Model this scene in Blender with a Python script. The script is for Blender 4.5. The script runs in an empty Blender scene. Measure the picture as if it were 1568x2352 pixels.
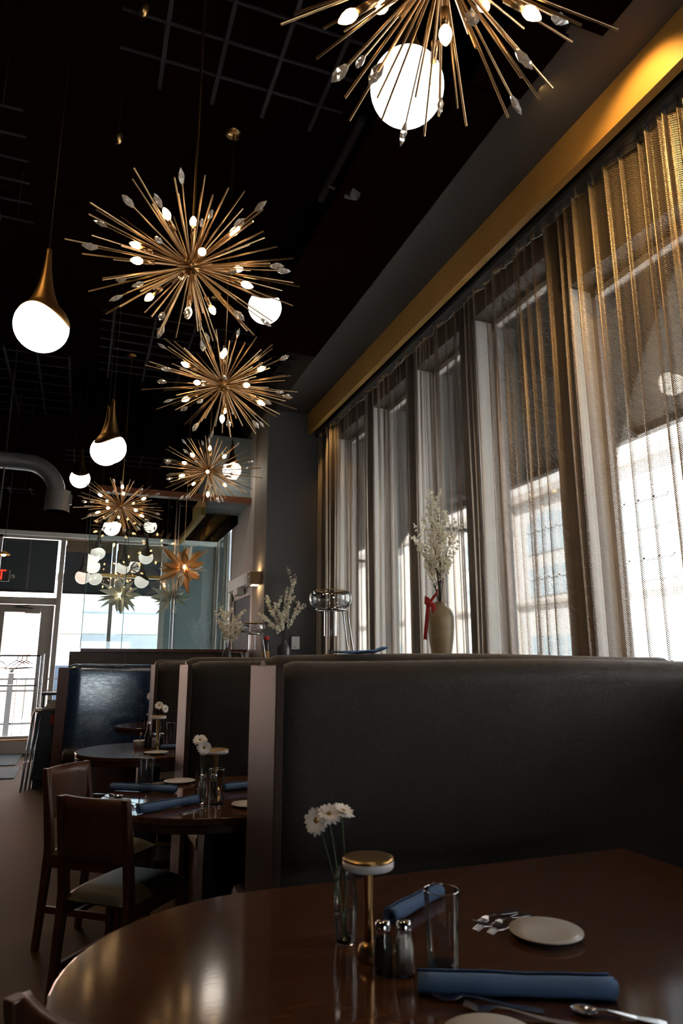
import bpy, math, random
from mathutils import Vector, Matrix, Euler
R = random.Random(7)
PI = math.pi
C = bpy.context.scene.collection
S = bpy.context.scene

# ------------------------------------------------------------------ camera, world, exposure
H = 1.35
cam = bpy.data.cameras.new('camera'); cam.sensor_fit = 'VERTICAL'; cam.sensor_height = 36.0; cam.lens = 36.0*1568/2352
cam.clip_start = 0.02; cam.clip_end = 300
co = bpy.data.objects.new('camera', cam); C.objects.link(co)
co.location = (0, 0, H)
co.rotation_euler = (math.radians(90+12.55), 0, math.radians(-20.6))
S.camera = co
cam.dof.use_dof = True; cam.dof.focus_distance = 5.5; cam.dof.aperture_fstop = 5.0
S.view_settings.view_transform = 'Standard'
S.view_settings.look = 'None'
S.view_settings.gamma = 1
S.view_settings.exposure = -0.55
S.view_settings.use_curve_mapping = False

w = bpy.data.worlds.new('sky'); S.world = w; w.use_nodes = True
bg = w.node_tree.nodes['Background']
bg.inputs[0].default_value = (0.82, 0.92, 1.0, 1); bg.inputs[1].default_value = 9.0

def lamp(kind, name, loc, energy, color, rot=(0, 0, 0), **kw):
    l = bpy.data.lights.new(name, kind); l.energy = energy; l.color = color
    for k, v in kw.items(): setattr(l, k, v)
    o = bpy.data.objects.new(name, l); C.objects.link(o); o.location = loc; o.rotation_euler = rot
    return o
sun_o = lamp('SUN', 'sun', (0, 0, 30), 85.0, (1.0, 0.93, 0.84), (0, 0, 0), angle=0.01)
sun_o.rotation_euler = Vector((0.56, 0.44, -0.70)).to_track_quat('-Z', 'Y').to_euler()

def portal(name, loc, rot, sx, sy):
    o = lamp('AREA', name, loc, 1, (1, 1, 1), rot, shape='RECTANGLE', size=sx, size_y=sy)
    o.data.cycles.is_portal = True
    return o
portal('portal_side', (3.34, 3.6, 2.6), (0, math.radians(90), 0), 3.6, 9.9)
portal('portal_front', (-.75, 12.36, 1.75), (math.radians(-90), 0, 0), 4.3, 3.4)
portal('portal_rear', (.8, -5.95, 1.1), (math.radians(90), 0, 0), 1.9, 2.3)

# warm recessed spots that the soffit carries (wash on the curtain and the gold fascia)
def downlight(loc, e, tgt, size=1.0, col=(1.0, 0.58, 0.2)):
    o = lamp('SPOT', 'recessed_spot', loc, e, col, spot_size=size, spot_blend=0.7, shadow_soft_size=0.04)
    o.rotation_euler = (Vector(tgt)-Vector(loc)).to_track_quat('-Z', 'Y').to_euler()
    return o
downlight((2.28, 2.2, 4.69), 170, (2.95, 2.55, 4.0), 1.5)
downlight((2.28, 1.4, 4.69), 120, (2.95, 1.6, 4.0), 1.3)
downlight((2.30, 7.75, 4.69), 60, (2.85, 7.95, 3.7), 1.0)
downlight((-1.5, 2.5, 5.2), 120, (-1.6, 2.6, 0), 2.0, (1.0, 0.66, 0.30))     # ceiling downlights over the aisle
downlight((-1.5, 7.0, 5.2), 120, (-1.6, 7.0, 0), 2.0, (1.0, 0.66, 0.30))
st = lamp('AREA', 'added_fascia_wash', (2.32, 2.8, 4.70), 24, (1.0, 0.60, 0.22), shape='RECTANGLE', size=.03, size_y=11.4)  # unseen strip light, added to wash the gold fascia evenly
st.rotation_euler = Vector((1, 0, -.28)).to_track_quat('-Z', 'Y').to_euler()

# ------------------------------------------------------------------ materials
def mat(name, col, rough=0.5, metal=0.0, emit=None, es=0, noise=None, bump=None, trans=0, ior=1.45, coat=0, sheen=0, spec=None, rvar=None):
    m = bpy.data.materials.new(name); m.use_nodes = True
    nt = m.node_tree; b = nt.nodes['Principled BSDF']
    b.inputs['Base Color'].default_value = (*col, 1)
    b.inputs['Roughness'].default_value = rough; b.inputs['Metallic'].default_value = metal
    if spec is not None: b.inputs['Specular IOR Level'].default_value = spec
    if trans: b.inputs['Transmission Weight'].default_value = trans; b.inputs['IOR'].default_value = ior
    if coat: b.inputs['Coat Weight'].default_value = coat; b.inputs['Coat Roughness'].default_value = 0.15
    if sheen: b.inputs['Sheen Weight'].default_value = sheen
    if emit: b.inputs['Emission Color'].default_value = (*emit, 1); b.inputs['Emission Strength'].default_value = es
    tc = nt.nodes.new('ShaderNodeTexCoord')
    def tex(scale, detail=5, stretch=(1, 1, 1)):
        mp = nt.nodes.new('ShaderNodeMapping'); mp.inputs['Scale'].default_value = stretch
        nt.links.new(tc.outputs['Object'], mp.inputs[0])
        n = nt.nodes.new('ShaderNodeTexNoise'); n.inputs['Scale'].default_value = scale; n.inputs['Detail'].default_value = detail
        nt.links.new(mp.outputs[0], n.inputs['Vector']); return n
    if noise:   # (scale, other colour, stretch, lo, hi)
        n = tex(noise[0], 6, noise[2]); r = nt.nodes.new('ShaderNodeValToRGB')
        r.color_ramp.elements[0].color = (*col, 1); r.color_ramp.elements[1].color = (*noise[1], 1)
        r.color_ramp.elements[0].position = noise[3]; r.color_ramp.elements[1].position = noise[4]
        nt.links.new(n.outputs[0], r.inputs[0]); nt.links.new(r.outputs[0], b.inputs['Base Color'])
    if rvar:    # (scale, lo, hi)
        n = tex(rvar[0], 4); mr = nt.nodes.new('ShaderNodeMapRange'); mr.inputs[1].default_value = .35; mr.inputs[2].default_value = .65
        mr.inputs[3].default_value = rvar[1]; mr.inputs[4].default_value = rvar[2]
        nt.links.new(n.outputs[0], mr.inputs[0]); nt.links.new(mr.outputs[0], b.inputs['Roughness'])
    if bump:    # (scale, strength, stretch)
        n = tex(bump[0], 5, bump[2]); bp = nt.nodes.new('ShaderNodeBump'); bp.inputs['Strength'].default_value = bump[1]; bp.inputs['Distance'].default_value = 0.004
        nt.links.new(n.outputs[0], bp.inputs['Height']); nt.links.new(bp.outputs[0], b.inputs['Normal'])
    return m

def thin_glass(name, tint=(1, 1, 1), refl=0.06):
    m = bpy.data.materials.new(name); m.use_nodes = True; nt = m.node_tree; nt.nodes.clear()
    out = nt.nodes.new('ShaderNodeOutputMaterial'); mx = nt.nodes.new('ShaderNodeMixShader')
    t = nt.nodes.new('ShaderNodeBsdfTransparent'); g = nt.nodes.new('ShaderNodeBsdfGlossy')
    t.inputs[0].default_value = (*tint, 1); g.inputs['Roughness'].default_value = 0.0
    fr = nt.nodes.new('ShaderNodeLayerWeight'); fr.inputs[0].default_value = 0.25
    mr = nt.nodes.new('ShaderNodeMapRange'); mr.inputs[3].default_value = refl; mr.inputs[4].default_value = 0.9
    nt.links.new(fr.outputs['Fresnel'], mr.inputs[0]); nt.links.new(mr.outputs[0], mx.inputs[0])
    nt.links.new(t.outputs[0], mx.inputs[1]); nt.links.new(g.outputs[0], mx.inputs[2]); nt.links.new(mx.outputs[0], out.inputs[0])
    return m

def brick_mat(name, c1, c2, mortar, scale):
    m = mat(name, c1, 0.9); nt = m.node_tree
    br = nt.nodes.new('ShaderNodeTexBrick'); tc = nt.nodes.new('ShaderNodeTexCoord'); mp = nt.nodes.new('ShaderNodeMapping')
    mp.inputs['Rotation'].default_value = (math.radians(90), 0, 0)
    nt.links.new(tc.outputs['Object'], mp.inputs[0]); nt.links.new(mp.outputs[0], br.inputs[0])
    br.inputs['Color1'].default_value = (*c1, 1); br.inputs['Color2'].default_value = (*c2, 1); br.inputs['Mortar'].default_value = (*mortar, 1)
    br.inputs['Scale'].default_value = scale; br.inputs['Mortar Size'].default_value = .03
    nt.links.new(br.outputs[0], nt.nodes['Principled BSDF'].inputs['Base Color']); return m

def chain_mat():
    """woven metal coil drapery: fine slanted wire with gaps between, driven by arc length (u) and height (v) in metres"""
    m = bpy.data.materials.new('metal_coil_drapery'); m.use_nodes = True; nt = m.node_tree; L = nt.links.new
    b = nt.nodes['Principled BSDF']; out = nt.nodes['Material Output']
    b.inputs['Base Color'].default_value = (0.24, 0.20, 0.165, 1); b.inputs['Metallic'].default_value = 0.7; b.inputs['Roughness'].default_value = 0.42
    uv = nt.nodes.new('ShaderNodeUVMap'); uv.uv_map = 'UVMap'; sp = nt.nodes.new('ShaderNodeSeparateXYZ'); L(uv.outputs[0], sp.inputs[0])
    def M(op, a, bb=None):
        n = nt.nodes.new('ShaderNodeMath'); n.operation = op
        for i, x in enumerate((a, bb)):
            if x is None: continue
            if isinstance(x, (int, float)): n.inputs[i].default_value = x
            else: L(x, n.inputs[i])
        return n.outputs[0]
    u, v = sp.outputs[0], sp.outputs[1]
    tri = M('PINGPONG', M('MULTIPLY', u, 1/0.009), 1.0)            # each coil leans one way, its neighbour back
    d1 = M('FRACT', M('ADD', M('MULTIPLY', v, 1/0.0115), M('MULTIPLY', tri, 0.55)))
    d1 = M('ADD', d1, 0.0)
    s2 = M('FRACT', M('ADD', M('MULTIPLY', v, 1/0.0115), M('MULTIPLY', u, -1/0.0125)))
    wire1 = M('LESS_THAN', d1, 0.13)
    uv2 = nt.nodes.new('ShaderNodeUVMap'); uv2.uv_map = 'gather'; sp2 = nt.nodes.new('ShaderNodeSeparateXYZ'); L(uv2.outputs[0], sp2.inputs[0])
    g = sp2.outputs[0]                                             # 0 on the flat spans, 1 in the stitched gathers
    wire2 = M('LESS_THAN', s2, M('ADD', M('MULTIPLY', g, 0.70), 0.24))
    cov = M('MAXIMUM', wire1, wire2)
    tr = nt.nodes.new('ShaderNodeBsdfTransparent'); mx = nt.nodes.new('ShaderNodeMixShader')
    L(cov, mx.inputs[0]); L(tr.outputs[0], mx.inputs[1]); L(b.outputs[0], mx.inputs[2]); L(mx.outputs[0], out.inputs[0])
    bp = nt.nodes.new('ShaderNodeBump'); bp.inputs['Strength'].default_value = 0.6; bp.inputs['Distance'].default_value = 0.003
    L(s2, bp.inputs['Height']); L(bp.outputs[0], b.inputs['Normal'])
    return m

M = {}
M['ceil'] = mat('black_ceiling_paint', (0.0045, 0.0016, 0.0008), 0.9, spec=0.0)
M['soffit'] = mat('taupe_soffit_paint', (0.075, 0.070, 0.068), 0.9, spec=.1, bump=(60, .1, (1, 1, 1)))
M['gold'] = mat('gold_fascia_paint', (0.36, 0.20, 0.045), 0.55, noise=(1.2, (0.30, 0.165, 0.04), (1, 1, 1), .3, .7))
M['greywall'] = mat('slate_wall_paint', (0.060, 0.060, 0.062), 0.7, bump=(80, .1, (1, 1, 1)))
M['tanwall'] = mat('tan_wall_paint', (0.17, 0.14, 0.11), 0.7)
M['teal'] = mat('grey_teal_wall_paint', (0.15, 0.185, 0.195), 0.8)
M['darkwall'] = mat('dark_brown_wall', (0.02, 0.014, 0.010), 0.8)
M['floor'] = mat('sealed_concrete_floor', (0.040, 0.022, 0.005), 0.65, noise=(1.1, (0.054, 0.030, 0.007), (1, 1, 1), .35, .65), bump=(14, .15, (1, 1, 1)), spec=.08)
M['frame'] = mat('taupe_window_frame', (0.40, 0.36, 0.335), 0.5)
M['pier'] = mat('brown_pier_paint', (0.035, 0.025, 0.018), 0.7)
M['reveal'] = mat('pale_window_reveal', (0.86, 0.86, 0.85), 0.8)
M['glass'] = thin_glass('window_glass', (0.97, 0.99, 0.99), 0.03)
M['pglass'] = thin_glass('green_edged_partition_glass', (0.82, 0.91, 0.925), 0.06)
M['edge'] = mat('dark_green_glass_edge', (0.02, 0.07, 0.06), 0.2)
M['shade'] = mat('dark_blue_grey_shade', (0.060, 0.070, 0.085), 0.85)
M['beige'] = mat('beige_roman_shade', (0.20, 0.15, 0.10), 0.9, bump=(200, .2, (1, 1, 1)))
M['wood'] = mat('dark_walnut', (0.046, 0.018, 0.010), 0.32, noise=(9, (0.080, 0.032, 0.016), (1, 14, 14), .35, .7), bump=(30, .08, (1, 20, 20)))
M['woodv'] = mat('walnut_upright_grain', (0.030, 0.015, 0.010), 0.50, noise=(14, (0.055, 0.027, 0.018), (12, 12, .8), .3, .7), bump=(40, .08, (12, 12, 1)), spec=.2)
M['table'] = mat('polished_table_top', (0.050, 0.019, 0.008), 0.10, noise=(7, (0.09, 0.035, 0.014), (1, 9, 9), .35, .68), bump=(22, .012, (1, 9, 9)), spec=.4)
M['edgewood'] = mat('table_edge_wood', (0.040, 0.017, 0.010), 0.25)
M['chairwood'] = mat('reddish_chair_wood', (0.060, 0.019, 0.010), 0.38, noise=(12, (0.085, 0.030, 0.014), (10, 10, 1), .3, .7))
M['seat'] = mat('olive_seat_vinyl', (0.055, 0.042, 0.018), 0.5, noise=(20, (0.065, 0.05, 0.022), (1, 1, 1), .3, .7))
M['fabric'] = mat('mottled_banquette_vinyl', (0.016, 0.0095, 0.0055), 0.42, noise=(75, (0.060, 0.026, 0.012), (1, 1, 1), .62, .72), bump=(120, .35, (1, 1, 1)), rvar=(38, .48, .62), spec=.3, sheen=.22)
M['fabric'].node_tree.nodes['Principled BSDF'].inputs['Sheen Tint'].default_value = (1, .8, .65, 1)
M['tile'] = mat('dark_tile', (0.055, 0.040, 0.032), 0.45)
M['grout'] = mat('grout_line', (0.16, 0.14, 0.12), 0.8)
M['ledge'] = mat('wood_ledge_cap', (0.10, 0.036, 0.016), 0.3)
M['brass'] = mat('aged_brass', (0.50, 0.31, 0.13), 0.30, 1.0)
M['brassrod'] = mat('satin_brass_rod', (0.55, 0.37, 0.20), 0.30, 1.0)
M['brassdark'] = mat('brushed_bronze_shade', (0.27, 0.155, 0.055), 0.42, 1.0, bump=(30, .1, (20, 20, 1)))
M['bulb'] = mat('lit_candle_bulb', (1, .8, .5), 0.3, emit=(1.0, 0.60, 0.27), es=24)
M['bulbtip'] = mat('frosted_bulb', (1, .8, .5), 0.3, emit=(1.0, 0.72, 0.42), es=3.5)
M['globe'] = mat('lit_opal_globe', (1, 1, 1), 0.3, emit=(1.0, 0.88, 0.74), es=16)
M['crystal'] = mat('cut_crystal', (1, .96, .91), 0.05, trans=.72, ior=1.5)
M['glassware'] = thin_glass('clear_glassware', (.96, .97, .98), .05)
M['thickglass'] = mat('thick_glass_base', (1, 1, 1), 0.0, trans=1, ior=1.45)
M['bowlglass'] = thin_glass('rippled_bowl_glass', (.90, .91, .93), .22)
M['water'] = thin_glass('water', (.90, .93, .95), .05)
M['chrome'] = mat('polished_chrome', (0.75, 0.75, 0.78), 0.12, 1.0)
M['steel'] = mat('cutlery_steel', (0.62, 0.62, 0.64), 0.2, 1.0)
M['white'] = mat('white_porcelain', (0.62, 0.57, 0.52), 0.22)
M['rim'] = mat('white_acrylic_diffuser', (0.55, 0.53, 0.55), 0.4)
M['nap'] = mat('slate_blue_napkin', (0.085, 0.155, 0.30), 0.85, bump=(300, .2, (1, 1, 1)))
M['petal'] = mat('white_petal', (0.85, 0.80, 0.76), 0.6)
M['disc'] = mat('yellow_brown_flower_centre', (0.30, 0.17, 0.03), 0.8)
M['stem'] = mat('green_stem', (0.05, 0.09, 0.03), 0.6)
M['bark'] = mat('dark_twig_bark', (0.035, 0.02, 0.014), 0.8)
M['blossom'] = mat('cream_blossom', (0.90, 0.86, 0.76), 0.7)
_nt = M['blossom'].node_tree; _t = _nt.nodes.new('ShaderNodeBsdfTranslucent'); _t.inputs[0].default_value = (.95, .90, .78, 1); _m = _nt.nodes.new('ShaderNodeMixShader'); _m.inputs[0].default_value = .55
_nt.links.new(_nt.nodes['Principled BSDF'].outputs[0], _m.inputs[1]); _nt.links.new(_t.outputs[0], _m.inputs[2]); _nt.links.new(_m.outputs[0], _nt.nodes['Material Output'].inputs[0])
M['shiny'] = mat('vinyl_with_blue_glare', (0.030, 0.050, 0.085), 0.30, noise=(60, (0.016, 0.024, 0.040), (1, 1, 1), .45, .65), bump=(70, .25, (1, 1, 1)), coat=1)  # blue daylight glare put into the base colour and coat tint
_b = M['shiny'].node_tree.nodes['Principled BSDF']; _b.inputs['Coat Roughness'].default_value = .16; _b.inputs['Coat IOR'].default_value = 2.4; _b.inputs['Base Color'].default_value = (.02, .03, .05, 1); _b.inputs['Coat Tint'].default_value = (.28, .60, 1, 1)
_n2 = M['shiny'].node_tree; _no = _n2.nodes.new('ShaderNodeTexNoise'); _no.inputs['Scale'].default_value = 48; _no.inputs['Detail'].default_value = 8; _mr = _n2.nodes.new('ShaderNodeMapRange')
for _k, _v in ((1, .36), (2, .62), (3, .45), (4, 1.0)): _mr.inputs[_k].default_value = _v
_n2.links.new(_no.outputs[0], _mr.inputs[0]); _n2.links.new(_mr.outputs[0], _b.inputs['Coat Weight'])
M['reflglobe_shade'] = mat('reflection_standin_shade', (.02, .016, .012), .6)  # dark shade of the added globes, so only their glow reads
M['reflglobe'] = mat('reflection_standin_globe', (1, .95, .9), .4, emit=(1, .80, .66), es=1.25)  # faint glow of the added globes that imitate reflections
M['vasedark'] = mat('charcoal_ceramic', (0.035, 0.036, 0.042), 0.5)
M['vasetan'] = mat('ribbed_tan_stoneware', (0.34, 0.27, 0.16), 0.45, noise=(4, (0.26, 0.20, 0.115), (1, 1, 3), .35, .7))
M['red'] = mat('red_ribbon', (0.36, 0.012, 0.012), 0.5)
M['pepper'] = mat('ground_pepper', (0.03, 0.022, 0.016), 0.95)
M['salt'] = mat('table_salt', (0.75, 0.68, 0.60), 0.9)
M['black'] = mat('black_lacquer', (0.008, 0.006, 0.006), 0.35)
M['blackm'] = mat('matt_black_metal', (0.012, 0.012, 0.014), 0.5)
M['grid'] = mat('dark_grey_hanging_grid', (0.017, 0.014, 0.017), 0.8, spec=.1)
M['duct'] = mat('spiral_duct_steel', (0.16, 0.165, 0.175), 0.5, .6)
M['ductshade'] = mat('duct_inner_shade', (0.01, 0.01, 0.01), .9)
M['paper'] = mat('white_paper', (0.70, 0.68, 0.66), 0.8)
M['mat'] = mat('ribbed_door_mat', (0.085, 0.11, 0.13), 0.95, bump=(150, .4, (1, 1, 1)))
M['exitred'] = mat('lit_red_letters', (1, .05, .02), .5, emit=(1.0, 0.04, 0.02), es=1.6)
M['petalmetal'] = mat('bronze_outer_petal', (0.62, 0.36, 0.15), 0.4, 0.45)
M['petalsilver'] = mat('champagne_petal', (0.75, 0.71, 0.60), 0.5, 0.1)
M['lampglow'] = mat('lit_pendant_core', (1, 1, 1), .5, emit=(1.0, 0.75, 0.45), es=70)
M['facade'] = mat('pale_stone_facade', (0.80, 0.74, 0.68), 0.9)
M['trimx'] = mat('facade_moulding', (0.42, 0.37, 0.33), 0.9)
M['xwin'] = mat('facade_window_glass', (0.42, 0.50, 0.55), 0.4)
M['xframe'] = mat('facade_window_frame', (0.62, 0.62, 0.62), 0.6)
M['street'] = mat('pale_paving', (0.60, 0.59, 0.58), 0.9, noise=(.6, (0.50, 0.49, 0.48), (1, 1, 1), .4, .7))
M['canopy'] = mat('dark_canopy_underside', (0.09, 0.078, 0.068), 0.85)
M['brick'] = brick_mat('red_brick', (0.62, 0.30, 0.24), (0.70, 0.38, 0.30), (0.75, 0.66, 0.58), 4.2)
M['greyband'] = mat('grey_spandrel', (0.22, 0.23, 0.27), 0.8)
M['navy'] = mat('dark_blue_shopfront', (0.04, 0.07, 0.12), 0.6)
M['chain'] = chain_mat()
M['plastic'] = mat('white_plastic', (0.55, 0.55, 0.55), 0.5)
M['sconce'] = mat('bronze_sconce_box', (0.28, 0.17, 0.08), 0.45, .3)
M['glow'] = mat('warm_lamp_glow', (1, 1, 1), .5, emit=(1, .68, .35), es=60)

# ------------------------------------------------------------------ mesh helpers
class MB:
    def __init__(s): s.v = []; s.f = []; s.sm = []
    def add(s, vs, fs, smooth=False):
        o = len(s.v); s.v += [tuple(p) for p in vs]; s.f += [tuple(i+o for i in f) for f in fs]; s.sm += [smooth]*len(fs); return s
    def box(s, x0, x1, y0, y1, z0, z1):
        vs = [(x, y, z) for z in (z0, z1) for y in (y0, y1) for x in (x0, x1)]
        return s.add(vs, [(0, 2, 3, 1), (4, 5, 7, 6), (0, 1, 5, 4), (2, 6, 7, 3), (0, 4, 6, 2), (1, 3, 7, 5)])
    def tube(s, pts, r, n=10, caps=True):
        pts = [Vector(p) for p in pts]; rr = r if isinstance(r, (list, tuple)) else [r]*len(pts)
        vs = []; fs = []; up = None
        for i, p in enumerate(pts):
            t = (pts[min(i+1, len(pts)-1)]-pts[max(i-1, 0)]).normalized()
            if up is None: up = Vector((0, 0, 1)) if abs(t.z) < .9 else Vector((1, 0, 0))
            a = t.cross(up).normalized(); b = a.cross(t).normalized(); up = b
            for k in range(n):
                an = 2*PI*k/n; vs.append(p+(a*math.cos(an)+b*math.sin(an))*rr[i])
        for i in range(len(pts)-1):
            for k in range(n):
                fs.append((i*n+k, i*n+(k+1) % n, (i+1)*n+(k+1) % n, (i+1)*n+k))
        s.add(vs, fs, True)
        if caps: s.add(vs[:n], [tuple(range(n))]); s.add(vs[-n:], [tuple(range(n))[::-1]])
        return s
    def lathe(s, prof, n=32, c=(0, 0, 0), smooth=True, sx=1, sy=1):
        vs = []; fs = []
        for r, z in prof:
            for k in range(n):
                a = 2*PI*k/n; vs.append((c[0]+r*sx*math.cos(a), c[1]+r*sy*math.sin(a), c[2]+z))
        for i in range(len(prof)-1):
            for k in range(n):
                fs.append((i*n+k, i*n+(k+1) % n, (i+1)*n+(k+1) % n, (i+1)*n+k))
        s.add(vs, fs, smooth)
        if prof[0][0] > 1e-5: s.add(vs[:n], [tuple(range(n))[::-1]])
        if prof[-1][0] > 1e-5: s.add(vs[-n:], [tuple(range(n))])
        return s
    def shell(s, prof, n=32, c=(0, 0, 0)):        # open lathe, no caps
        vs = []; fs = []
        for r, z in prof:
            for k in range(n):
                a = 2*PI*k/n; vs.append((c[0]+r*math.cos(a), c[1]+r*math.sin(a), c[2]+z))
        for i in range(len(prof)-1):
            for k in range(n): fs.append((i*n+k, i*n+(k+1) % n, (i+1)*n+(k+1) % n, (i+1)*n+k))
        return s.add(vs, fs, True)
    def prism(s, out, z0, z1):
        n = len(out); vs = [(x, y, z0) for x, y in out]+[(x, y, z1) for x, y in out]
        fs = [tuple(range(n))[::-1], tuple(range(n, 2*n))]+[(i, (i+1) % n, n+(i+1) % n, n+i) for i in range(n)]
        return s.add(vs, fs)
    def sphere(s, c, r, n=20, m=12, sc=(1, 1, 1)):
        vs = []; fs = []
        for i in range(m+1):
            t = PI*i/m
            for k in range(n):
                a = 2*PI*k/n; vs.append((c[0]+r*sc[0]*math.sin(t)*math.cos(a), c[1]+r*sc[1]*math.sin(t)*math.sin(a), c[2]+r*sc[2]*math.cos(t)))
        for i in range(m):
            for k in range(n): fs.append((i*n+k, (i+1)*n+k, (i+1)*n+(k+1) % n, i*n+(k+1) % n))
        return s.add(vs, fs, True)
    def grid(s, fn, nu, nv, smooth=True):
        vs = [fn(i/nu, j/nv) for j in range(nv+1) for i in range(nu+1)]
        fs = [(j*(nu+1)+i, j*(nu+1)+i+1, (j+1)*(nu+1)+i+1, (j+1)*(nu+1)+i) for j in range(nv) for i in range(nu)]
        return s.add(vs, fs, smooth)
    def mesh(s, name, m):
        me = bpy.data.meshes.new(name); me.from_pydata(s.v, [], s.f); me.update()
        me.polygons.foreach_set('use_smooth', s.sm)
        if m: me.materials.append(m)
        return me
def obj(name, mb, m, parent=None, loc=(0, 0, 0), rot=(0, 0, 0), bevel=0, solid=0, label=None, kind=None, mesh=None):
    me = mesh or mb.mesh(name, m); o = bpy.data.objects.new(name, me); C.objects.link(o)
    if parent: o.parent = parent
    o.location = loc; o.rotation_euler = rot
    if bevel:
        b = o.modifiers.new('b', 'BEVEL'); b.width = bevel; b.segments = 2; b.limit_method = 'ANGLE'; b.harden_normals = False
    if solid:
        b = o.modifiers.new('s', 'SOLIDIFY'); b.thickness = solid; b.offset = 0
    if label: o['label'] = label
    if kind: o['kind'] = kind
    return o
def struct(name, mb, m, **kw):
    o = obj(name, mb, m, **kw); o['kind'] = 'structure'; return o
def tag(o, label, cat, group=None):
    o['label'] = label; o['category'] = cat
    if group: o['group'] = group
    return o
def thing(name, label, cat, loc=(0, 0, 0), rz=0, group=None):
    o = bpy.data.objects.new(name, None); C.objects.link(o); o.location = loc; o.rotation_euler = (0, 0, rz)
    o.empty_display_size = .05
    return tag(o, label, cat, group)
def kids(o): return [c for c in o.children]
def dup(root, loc, rz, label, group=None):
    def cp(o, par):
        c = o.copy(); C.objects.link(c)
        if par is not None: c.parent = par; c.matrix_parent_inverse = o.matrix_parent_inverse.copy()
        for k in kids(o): cp(k, c)
        return c
    r = cp(root, None); r.location = loc; r.rotation_euler = (0, 0, rz); r['label'] = label
    if group: r['group'] = group
    return r
def box(*a): return MB().box(*a)

# ------------------------------------------------------------------ room shell
struct('floor', box(-6, 3.3, -6, 12.3, -.1, 0), M['floor'])
struct('ceiling', box(-6.2, 3.6, -6.2, 12.4, 5.3, 5.5), M['ceil'])
struct('wall_left', box(-6.2, -6, -6.2, 12.4, -.1, 5.3), M['darkwall'])
# rear wall behind the camera with a glazed opening
mb = MB().box(-6, -.1, -6.2, -6, -.1, 5.3).box(1.7, 3.3, -6.2, -6, -.1, 5.3).box(-.1, 1.7, -6.2, -6, 2.2, 5.3)
struct('wall_rear', mb, M['darkwall'])
wn = struct('door_3', MB().box(-.1, 0, -6.12, -6.02, 0, 2.2).box(1.6, 1.7, -6.12, -6.02, 0, 2.2).box(-.1, 1.7, -6.12, -6.02, 2.1, 2.2), M['frame'])
obj('pane', box(0, 1.6, -6.08, -6.07, 0, 2.1), M['glass'], wn)
# soffit along the windows with its gold fascia
struct('trim_1', box(2.23, 3.0, -6, 6.72, 4.72, 5.3), M['soffit'])
struct('trim_2', box(2.23, 3.0, 6.72, 12.3, 4.72, 5.3), M['soffit'])
struct('trim_3', box(2.70, 2.76, -6, 8.62, 4.43, 4.72), M['gold'])
# black acoustic boards beside the soffit edge, hanging a little lower
for i, (y0, y1, x0, x1) in enumerate(((-1, 2.38, 1.6, 2.42), (2.45, 2.9, 1.9, 2.25), (2.95, 6.72, 1.5, 2.215))):
    struct('trim_%d' % (4+i), box(x0, x1, y0, y1, 4.70, 4.76), M['ceil'])
# window wall: piers, header, sill
XI, XO = 3.0, 3.3
YP = [8.19, 6.96, 5.84, 4.73, 3.49, 2.26, 1.03, -.2]
mb = MB(); mbr = MB()
for y in YP: mb.box(XI, XI+.02, y, y+.22, .9, 4.72); mbr.box(XI+.02, XO, y, y+.22, .9, 4.72)
mb.box(XI, XO, 8.41, 8.7, .9, 4.72)
mb.box(XI, XO, -6.2, 8.7, -.1, .9).box(XI, XO, -6.2, -.2, .9, 4.72).box(XI, XO, -6.2, 12.4, 4.72, 5.3).box(XI, XO, -6.2, -5.12, .9, 4.72)
mb.box(XI, XO, 3.6, 8.7, 4.30, 4.72).box(XI, XO, -6.2, 3.6, 3.92, 4.72)
struct('wall_right', mb, M['pier'])
struct('trim_8', mbr, M['reveal'])
for i in range(7):
    a, b = YP[i]+.22, (8.41 if i == 0 else YP[i-1])
    top = 4.30 if a > 3.5 else 3.92
    f = struct('window_%d' % (i+10), MB().box(3.2, 3.26, a, a+.04, .9, top).box(3.2, 3.26, b-.04, b, .9, top).box(3.2, 3.26, a, b, .9, .96).box(3.2, 3.26, a, b, top-.05, top), M['frame'])
    obj('pane', box(3.225, 3.233, a, b, .95, top), M['glass'], f)
# pier with grey front and tan side
mb = MB().box(2.15, 3.3, 8.5, 9.17, 0, 4.72)
struct('wall_pier', mb, M['greywall'])
struct('trim_9', box(2.142, 2.15, 8.5, 9.17, 0, 4.72), M['tanwall'])
# far side wall beyond the pier, with two tall windows and a door
mb = MB().box(2.15, 2.4, 9.17, 9.3, 0, 4.72).box(2.15, 2.19, 9.3, 10.70, 2.42, 4.72).box(2.15, 2.19, 10.70, 12.3, 3.5, 4.72).box(2.15, 2.19, 10.70, 12.3, 0, .3).box(2.15, 2.19, 10.66, 10.74, 0, 3.5).box(2.15, 2.19, 11.30, 11.40, .3, 3.5).box(2.15, 2.19, 12.12, 12.3, .3, 3.5)
struct('wall_side', mb, M['frame'])
for i, (a, b) in enumerate(((10.74, 11.30), (11.40, 12.12))):
    f = struct('window_%d' % (20+i), MB().box(2.19, 2.21, a, a+.03, .3, 3.5).box(2.19, 2.21, b-.03, b, .3, 3.5).box(2.19, 2.21, a, b, .3, .34), M['frame'])
    obj('pane', box(2.198, 2.202, a, b, .3, 3.5), M['glass'], f)
d = struct('door_2', MB().box(2.18, 2.24, 9.3, 9.4, 0, 2.42).box(2.18, 2.24, 10.56, 10.66, 0, 2.42).box(2.18, 2.24, 9.3, 10.66, 2.3, 2.42).box(2.18, 2.24, 9.3, 10.66, 0, .25), M['frame'])
obj('pane', box(2.2, 2.21, 9.4, 10.56, .25, 2.3), M['shade'], d)
obj('door_closer', box(2.06, 2.16, 9.75, 10.05, 2.33, 2.43), M['plastic'], d)
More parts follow.
